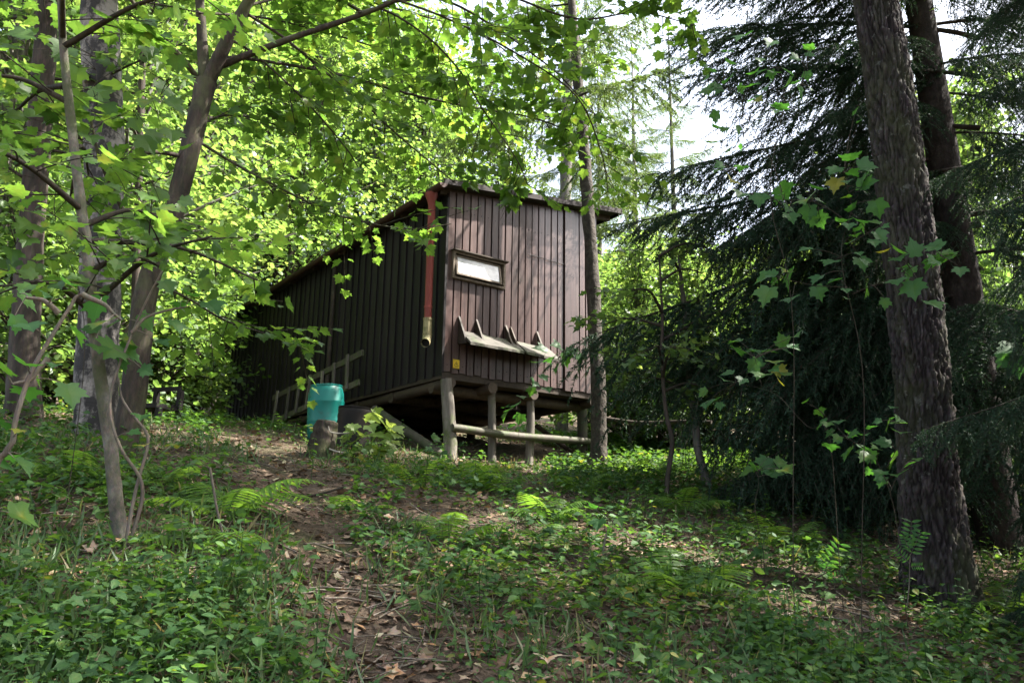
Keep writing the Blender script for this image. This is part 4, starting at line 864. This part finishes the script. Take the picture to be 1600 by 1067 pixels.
sapling('maple_sapling', (212, 5.2), [[None, (214, 770), (200, 700), (190, 600), (205, 500), (255, 420)], [(200, 560), (170, 540), (150, 530)], [(205, 520), (240, 490), (290, 480)], [None, (225, 720), (205, 650), (185, 590)]],
        C([(380, 180, 80), (370, 270, 115), (440, 285, 100), (440, 245, 85), (410, 320, 70), (490, 180, 85), (590, 190, 75), (540, 245, 70), (710, 125, 95), (470, 490, 65), (480, 585, 65, 1), (450, 545, 50), (490, 340, 55), (640, 80, 80), (560, 60, 70), (600, 120, 70), (330, 265, 80), (300, 200, 70)], 0, 420, 2.133),
        5.2, 'twin stemmed maple seedling entwined before the leaning maple trunk', wood='twig_pale', sw=.012, seed=8)
rs = np.random.default_rng(77)
sapling('maple_sapling', (118, 6.0), [[None, (120, 500), (118, 330), (130, 200), (150, 90)], [(118, 330), (170, 300), (240, 290)], [(128, 220), (180, 180), (250, 150)], [(120, 400), (80, 370), (30, 350)], [(140, 140), (200, 90), (260, 60)], [(118, 300), (60, 280), (10, 270)]],
        [(rs.uniform(5, 300), rs.uniform(40, 430), rs.uniform(28, 48)) for _ in range(85)], 6.0, 'maple sapling with many layered leaves before the birch trunk', mat='leaf_obj', seed=9)
bb = gp(578, 722)
sapling('maple_sapling', bb, [[None, (575, 690), (582, 650), (588, 630)], [None, (560, 690), (548, 670)], [None, (600, 690), (612, 665)]],
        [(u, v, w * 1.4) for u, v, w in [(545, 672, 20), (553, 668, 18), (560, 675, 22), (540, 685, 20), (552, 690, 18), (585, 650, 26), (578, 658, 18), (590, 648, 20), (600, 662, 24), (612, 668, 24), (622, 672, 22), (618, 680, 20), (606, 682, 24), (590, 680, 26), (576, 695, 28), (568, 700, 22), (592, 700, 26), (604, 706, 24), (612, 695, 22), (548, 708, 20), (556, 718, 20), (572, 715, 20), (590, 718, 22), (580, 668, 20), (596, 690, 22), (570, 680, 18), (585, 706, 20), (618, 692, 18), (543, 678, 14)]],
        float(np.hypot(bb[0], bb[1])), 'small maple bush with pale sun-tinted leaves in front of the dark barrel', mat='leaf_sun_tint', seed=10)
bb = gp(812, 735)
sapling('maple_sapling', bb, [[None, (808, 690), (815, 640), (828, 590), (850, 555)], [(815, 640), (800, 640), (790, 645)], [(828, 590), (845, 570), (890, 545)]],
        [(795, 640, 26), (805, 632, 22), (788, 652, 22), (812, 655, 24), (800, 665, 22), (790, 635, 18), (815, 668, 20), (845, 545, 34), (870, 540, 30), (862, 560, 34), (885, 562, 34), (840, 565, 28), (870, 575, 30), (850, 590, 24), (835, 598, 24), (855, 608, 22), (830, 612, 20), (895, 548, 26), (905, 560, 20), (815, 620, 20)],
        float(np.hypot(bb[0], bb[1])), 'slim maple seedling standing before the front posts of the hut', seed=11)
bb = gp(690, 735)
sapling('maple_sapling', bb, [[None, (685, 710), (683, 690)]], [(676, 694, 20), (690, 696, 22), (682, 684, 20), (670, 702, 18), (694, 708, 18)], float(np.hypot(bb[0], bb[1])), 'tiny seedling at the foot of the leftmost front post', seed=12)
bb = gp(930, 905)
sapling('maple_sapling', bb, [[None, (938, 860), (945, 810)]], [(934, 818, 30), (945, 792, 22), (958, 790, 22), (925, 788, 22), (968, 815, 22), (930, 845, 20), (950, 830, 18)], float(np.hypot(bb[0], bb[1])), 'knee high seedling with few leaves in the middle of the ground cover', seed=13)
bb = gp(1186, 905)
sapling('maple_sapling', bb, [[None, (1183, 890), (1182, 868)]], [(1172, 868, 18), (1184, 860, 20), (1196, 868, 20), (1188, 878, 20), (1176, 880, 18), (1196, 856, 16)], float(np.hypot(bb[0], bb[1])), 'small leafy seedling in the shaded ground cover below the spruce', seed=14)
# rowan seedlings (pinnate leaves)
def rowan(base, stems, fronds, label, seed):
    r = np.random.default_rng(seed); rr = float(np.hypot(base[0], base[1])); o = empty('rowan_seedling', base); tag(o, label, 'seedling'); w = MB()
    for s in stems:
        P = smooth_path([base if p is None else at(*p, rr) for p in s], 5) - base; w.tube(P, np.linspace(.006, .003, len(P)), 5)
    w.build('stem', 'twig_pale', o)
    for (u0, v0, u1, v1) in fronds:
        a, b = at(u0, v0, rr), at(u1, v1, rr - .05); d = unit(b - a); l = np.linalg.norm(b - a); m = MB()
        m.tube(np.array([a, b]) - base, [.002, .001], 3, mat=1); tc = unit(EYE - a); s_ = unit(np.cross(d, tc))
        for f in np.linspace(.2, 1, 6):
            for sg in (-1, 1): m.leaves([a + d * l * f - base], [d * .35 + s_ * sg], [tc + r.normal(size=3) * .25], l * .34, T_SLIM, r.uniform(.1, .5))
        m.build('leaf', ['leaf_cool', 'twig_pale'], o)
rowan(gp(1292, 942), [[None, (1290, 915), (1288, 885)]], [(1288, 890, 1312, 850), (1289, 890, 1282, 868), (1290, 905, 1318, 898), (1290, 915, 1276, 912), (1290, 905, 1292, 880)], 'rowan seedling with paired leaflets left of the big trunk', 1)
rowan(gp(1415, 968), [[None, (1420, 920), (1422, 865)]], [(1421, 862, 1412, 836), (1421, 870, 1438, 832), (1421, 880, 1400, 858), (1421, 885, 1440, 884), (1421, 860, 1424, 815)], 'rowan seedling with pale stem against the foot of the big trunk', 2)

# ------------------------------------------------------------------ ferns
def frond(seed, n=19):
    r = np.random.default_rng(seed); m = MB(); t = np.linspace(0, 1, n); ax = np.stack([0 * t + .05 * np.sin(t * 2), t * .9, .85 * t - .6 * t ** 2.2], 1)
    m.tube(ax, np.linspace(.006, .002, n), 4, cap=False)
    for q in range(2, n):
        tg = unit(ax[q] - ax[q - 1]); l = .3 * math.sin(min(1, t[q] * 1.02) ** .75 * math.pi * .97) + .015
        for sg in (-1, 1):
            d = unit(np.array([sg, .4, -.15]) + r.normal(size=3) * .07)
            m.leaves([ax[q]], [d], [np.cross(np.array([1., 0, 0]), tg) + r.normal(size=3) * .2], l, T_PINNA, np.clip(r.normal(.5, .15), 0, 1))
    return m.mesh('frond', 'fern')
FR = [frond(q) for q in range(3)]
def fern(u, v, size, n, label, seed):
    r = np.random.default_rng(seed + 900); p = gp(u, v); p[2] -= .02; o = empty('fern', p); tag(o, label, 'fern')
    for q in range(n):
        f = link('frond', FR[q % 3], o); s = size * r.uniform(1.05, 1.5); f.scale = (s, s, s); f.rotation_euler = (r.uniform(-.25, .35), r.normal() * .15, q * 6.28 / n + r.normal() * .25)
for a in ((352, 812, .55, 7, 'upright fern left of the path in front of the hut'), (318, 862, .42, 5, 'low sunlit pale fern beside the path, in front of another fern'), (1050, 932, .45, 6, 'spreading fern in the middle of the right ground cover'), (1110, 925, .4, 5, 'smaller fern right beside the spreading fern'), (775, 770, .5, 7, 'fern below the second front post of the hut'), (735, 752, .45, 6, 'fern close under the leftmost front post'),
          (858, 815, .4, 5, 'drooping fern on the bank below the slim trunk'), (850, 855, .3, 4, 'small flat fern on the bank in the centre'), (1575, 960, .4, 5, 'fern right of the big trunk foot in deep shade'), (960, 690, .7, 8, 'bright sunlit fern beside the hut behind the slim trunk'), (880, 665, .7, 7, 'sunlit fern glowing behind the cross rail under the hut'), (1130, 735, .6, 7, 'fern at the crooked sapling in the sunny clearing'), (1000, 745, .5, 6, 'fern on the sunny slope just right of the slim trunk'), (1065, 800, .45, 6, 'dark fern at the foot of the straight sapling'), (700, 850, .38, 5, 'small fern on the bank in front of the posts'), (560, 800, .32, 4, 'small fern right beside the path'), (905, 770, .42, 6, 'fern at the foot of the bank below the right hut posts'), (1230, 850, .45, 6, 'shaded fern below the dark spruce boughs'), (120, 760, .42, 6, 'fern left of the pale slender stem'), (260, 760, .4, 5, 'fern between the leaning maple and the path'), (650, 760, .4, 5, 'fern on the bank right of the sunlit maple bush')):
    fern(*a[:4], a[4], int(a[0]))

# ------------------------------------------------------------------ ground cover, grass, leaf litter
rc = np.random.default_rng(31)
def hut_inside(x, y):
    d = np.stack([x - P0[0], y - P0[1]], -1); a = d @ EX[:2]; b = d @ EY[:2]; return (a > -.15) & (a < W + .1) & (b > .1) & (b < L)
def scatter(n, y0, y1, dens):
    """points over the visible ground, denser near the lens"""
    y = y0 * (y1 / y0) ** rc.random(n); x = (rc.random(n) * 2 - 1) * (y * .74 + 1.0); k = rc.random(n) < dens(x, y); return x[k], y[k]
def cover_d(x, y):
    pd = path_d(x, y); p = np.clip((pd - .14 + .25 * (vnoise(x * 3, y * 3, 77) - .5)) / .45, .03, 1); c = np.clip((fbm(x * .9 + 40, y * .9, 51, 4) - np.where(x > .6, .34, .45)) * 4.5, np.where((x > .8) & (y > 6.5), .45, np.where(y > 8, .28, .07)), 1)
    return p * c * np.where(hut_inside(x, y), .05, 1) * np.where((x > -4.5) & (x < -.8) & (y > 10), .75, 1)
x, y = scatter(15500, 2.6, 21, cover_d)
x2, y2 = rc.uniform(.6, 8, 6500), rc.uniform(9.5, 20, 6500); k = ~hut_inside(x2, y2); x, y = np.concatenate([x, x2[k]]), np.concatenate([y, y2[k]])
n = len(x); z = terr(x, y)
cv = MB(); hgt = rc.uniform(.04, .2, n) * (1 + .5 * (vnoise(x * 1.3, y * 1.3, 61) > .55)); tone = np.clip(.22 + .65 * fbm(x * .9, y * .9, 71, 3) + rc.normal(size=n) * .14, 0, 1)
for q in range(5):
    a = rc.uniform(0, 6.28, n); f = np.stack([np.cos(a), np.sin(a), rc.uniform(-.45, .15, n)], 1); P = np.stack([x, y, z + hgt * rc.uniform(.45, 1.1, n)], 1) + f * rc.uniform(.01, .08, n)[:, None]
    N_ = unit(np.array([0, 0, 1.]) + rc.normal(size=(n, 3)) * .35); sz = rc.uniform(.032, .088, n) * np.interp(y, [2.6, 6], [.72, 1]) * np.where(y > 12, 1.25, 1); kind = rc.random(n)
    for lo, hi, tm in ((0, .45, T_OVAL), (.45, .75, T_MID), (.75, 1, T_FAR)):
        k = (kind >= lo) & (kind < hi); cv.leaves(P[k], f[k], N_[k], sz[k], tm, np.clip(tone[k] + rc.normal(size=k.sum()) * .08, 0, 1))
# patches of tiny seedlings and moss-like leaves
x, y = scatter(24000, 2.5, 14, lambda x, y: np.clip((fbm(x * 1.1 + 70, y * 1.1, 53, 4) - .42) * 6, .05, 1) * np.clip((path_d(x, y) - .05) / .5, .1, 1) * np.where(hut_inside(x, y), 0, 1)); n = len(x); z = terr(x, y)
tone = np.clip(.3 + .5 * fbm(x * 1.7, y * 1.7, 73, 3) + rc.normal(size=n) * .1, 0, 1)
for q in range(4):
    a = rc.uniform(0, 6.28, n); f = np.stack([np.cos(a), np.sin(a), rc.uniform(-.2, .5, n)], 1); P = np.stack([x, y, z + rc.uniform(.01, .07, n)], 1) + f * .012 + rc.normal(size=(n, 3)) * np.array([.02, .02, 0])
    cv.leaves(P, f, unit(np.array([0, 0, 1.]) + rc.normal(size=(n, 3)) * .4), rc.uniform(.015, .036, n), T_QUAD, tone)
# taller herbs with leaf pairs up a stem
x, y = scatter(1150, 3.2, 16, lambda x, y: cover_d(x, y) * np.where(x > .2, 1, .55)); n = len(x); z = terr(x, y); hh = rc.uniform(.15, .42, n)
for q in range(n): cv.tube([(x[q], y[q], z[q] - .02), (x[q] + rc.normal() * .03, y[q] + rc.normal() * .03, z[q] + hh[q])], [.003, .0015], 4, cap=False, tint=.2)
for lv in np.linspace(.3, 1, 6):
    for sg in (0, math.pi):
        a = lv * 14 + sg + rc.normal(size=n) * .4; f = np.stack([np.cos(a), np.sin(a), rc.uniform(-.5, .1, n)], 1); P = np.stack([x, y, z + hh * lv], 1)
        cv.leaves(P, f, unit(np.array([0, 0, 1.]) + rc.normal(size=(n, 3)) * .25), rc.uniform(.045, .085, n) * (1.25 - .5 * lv), T_OVAL, np.clip(.55 + rc.normal(size=n) * .18, 0, 1))
tag(cv.build('ground_cover', 'cover'), 'low leafy ground cover of brambles and seedlings on the slope', kind='stuff')
x, y = scatter(40000, 2.4, 18, lambda x, y: np.clip(.95 - .0 * x, 0, 1) * np.where(hut_inside(x, y), .5, 1)); n = len(x); z = terr(x, y); lt = MB(); a = rc.uniform(0, 6.28, n)
f = np.stack([np.cos(a), np.sin(a), rc.normal(size=n) * .25], 1); N_ = unit(np.array([0, 0, 1.]) + rc.normal(size=(n, 3)) * .4); P = np.stack([x, y, z + rc.uniform(.004, .03, n)], 1)
k = rc.random(n) < .35; sz = .02 + .055 * rc.random(n) ** 1.6; ti = rc.random(n) ** 1.3
lt.leaves(P[k], f[k], N_[k], sz[k] * 1.25, T_MID, ti[k]); lt.leaves(P[~k], f[~k], N_[~k], sz[~k], T_QUAD, ti[~k])
tag(lt.build('leaf_litter', 'litter'), 'brown fallen leaves scattered over the forest floor', kind='stuff')
x, y = scatter(42000, 2.4, 18, lambda x, y: np.clip((fbm(x * .7 + 9, y * .7, 81, 3) - .48) * 6, 0, 1) * np.clip((path_d(x, y) - .1) / .4, .06, 1) * np.where(hut_inside(x, y), 0, 1)); n = len(x)
P = np.stack([x, y, terr(x, y) - .01], 1); f = unit(np.array([0, 0, .9]) + rc.normal(size=(n, 3)) * .5); f[:, 2] = np.abs(f[:, 2])
tag(MB().leaves(P, f, rdir(n, 1, rc), rc.uniform(.08, .22, n), T_BLADE, np.clip(rc.normal(.5, .28, n), 0, 1)).build('grass', 'grass'), 'thin grass blades among the ground cover', kind='stuff')
x, y = scatter(2200, 2.5, 14, lambda x, y: 1 + 0 * x); tw = MB()
for q in range(len(x)):
    a = rc.uniform(0, 6.28); l = rc.uniform(.06, .4); p = np.array([x[q], y[q], terr(x[q], y[q]) + .012]); e = p + np.array([math.cos(a), math.sin(a), 0]) * l; e[2] = terr(e[0], e[1]) + rc.uniform(.01, .05)
    tw.tube(np.array([p, (p + e) / 2 + rc.normal(size=3) * .02 * np.array([1, 1, .4]), e]), rc.uniform(.002, .006), 4, cap=False)
tag(tw.build('twig_litter', 'twig_pale'), 'small dry twigs lying over the forest floor', kind='stuff')
# a few fallen leaves and sticks one can pick out
for (u, v, px, mat, label) in ((855, 1050, 38, 'litter', 'large curled tan fallen leaf at the bottom edge of the ground'), (935, 1035, 36, 'leaf_cool', 'broad dark green leaf on the ground at the bottom edge'), (293, 978, 17, 'litter', 'square pale fallen leaf in the left foreground'), (603, 822, 20, 'litter', 'pale silvery fallen leaf right of the path'), (1085, 960, 26, 'litter', 'red brown curled fallen leaf beside the spreading fern')):
    p = gp(u, v); s = px / FPX * np.linalg.norm(p - EYE); a = rs.uniform(0, 6.28); o = MB().leaves([(0, 0, 0)], [(math.cos(a), math.sin(a), .15)], [(rs.normal() * .25, -.5, 1)], s, T_NEAR2, .78 if mat == 'litter' else .4).build('fallen_leaf', mat)
    o.location = tuple(p + np.array([0, 0, .06])); tag(o, label, 'leaf')
for q, (pts, rad, label) in enumerate((([(940, 880), (946, 840), (952, 825)], .008, 'upright pale stick poking out of the right ground cover'), ([(352, 850), (340, 800), (328, 730)], .008, 'thin bare stick standing beside the sunlit fern'), ([(150, 800), (165, 850), (188, 878), (205, 872)], .012, 'crooked dark stick on the ground at the foot of the pale stem'), ([(470, 778), (505, 770), (540, 760)], .012, 'straight dark stick lying across the path'), ([(1230, 930), (1262, 910), (1290, 895)], .006, 'thin slanting dead twig left of the big trunk'))):
    b = gp(*pts[0]); rr = float(np.hypot(b[0], b[1])); o = empty('stick', b); tag(o, label, 'stick')
    MB().tube(smooth_path([at(u, v, rr) - b for u, v in pts]), rad, 6, wob=.1).build('stem', 'twig_pale' if q < 2 else 'twig', o)
print('maple leaves', NLEAF, 'tris', sum(len(o.data.polygons) for o in bpy.data.objects if o.type == 'MESH'), 'unique', sum(len(m.polygons) for m in bpy.data.meshes))
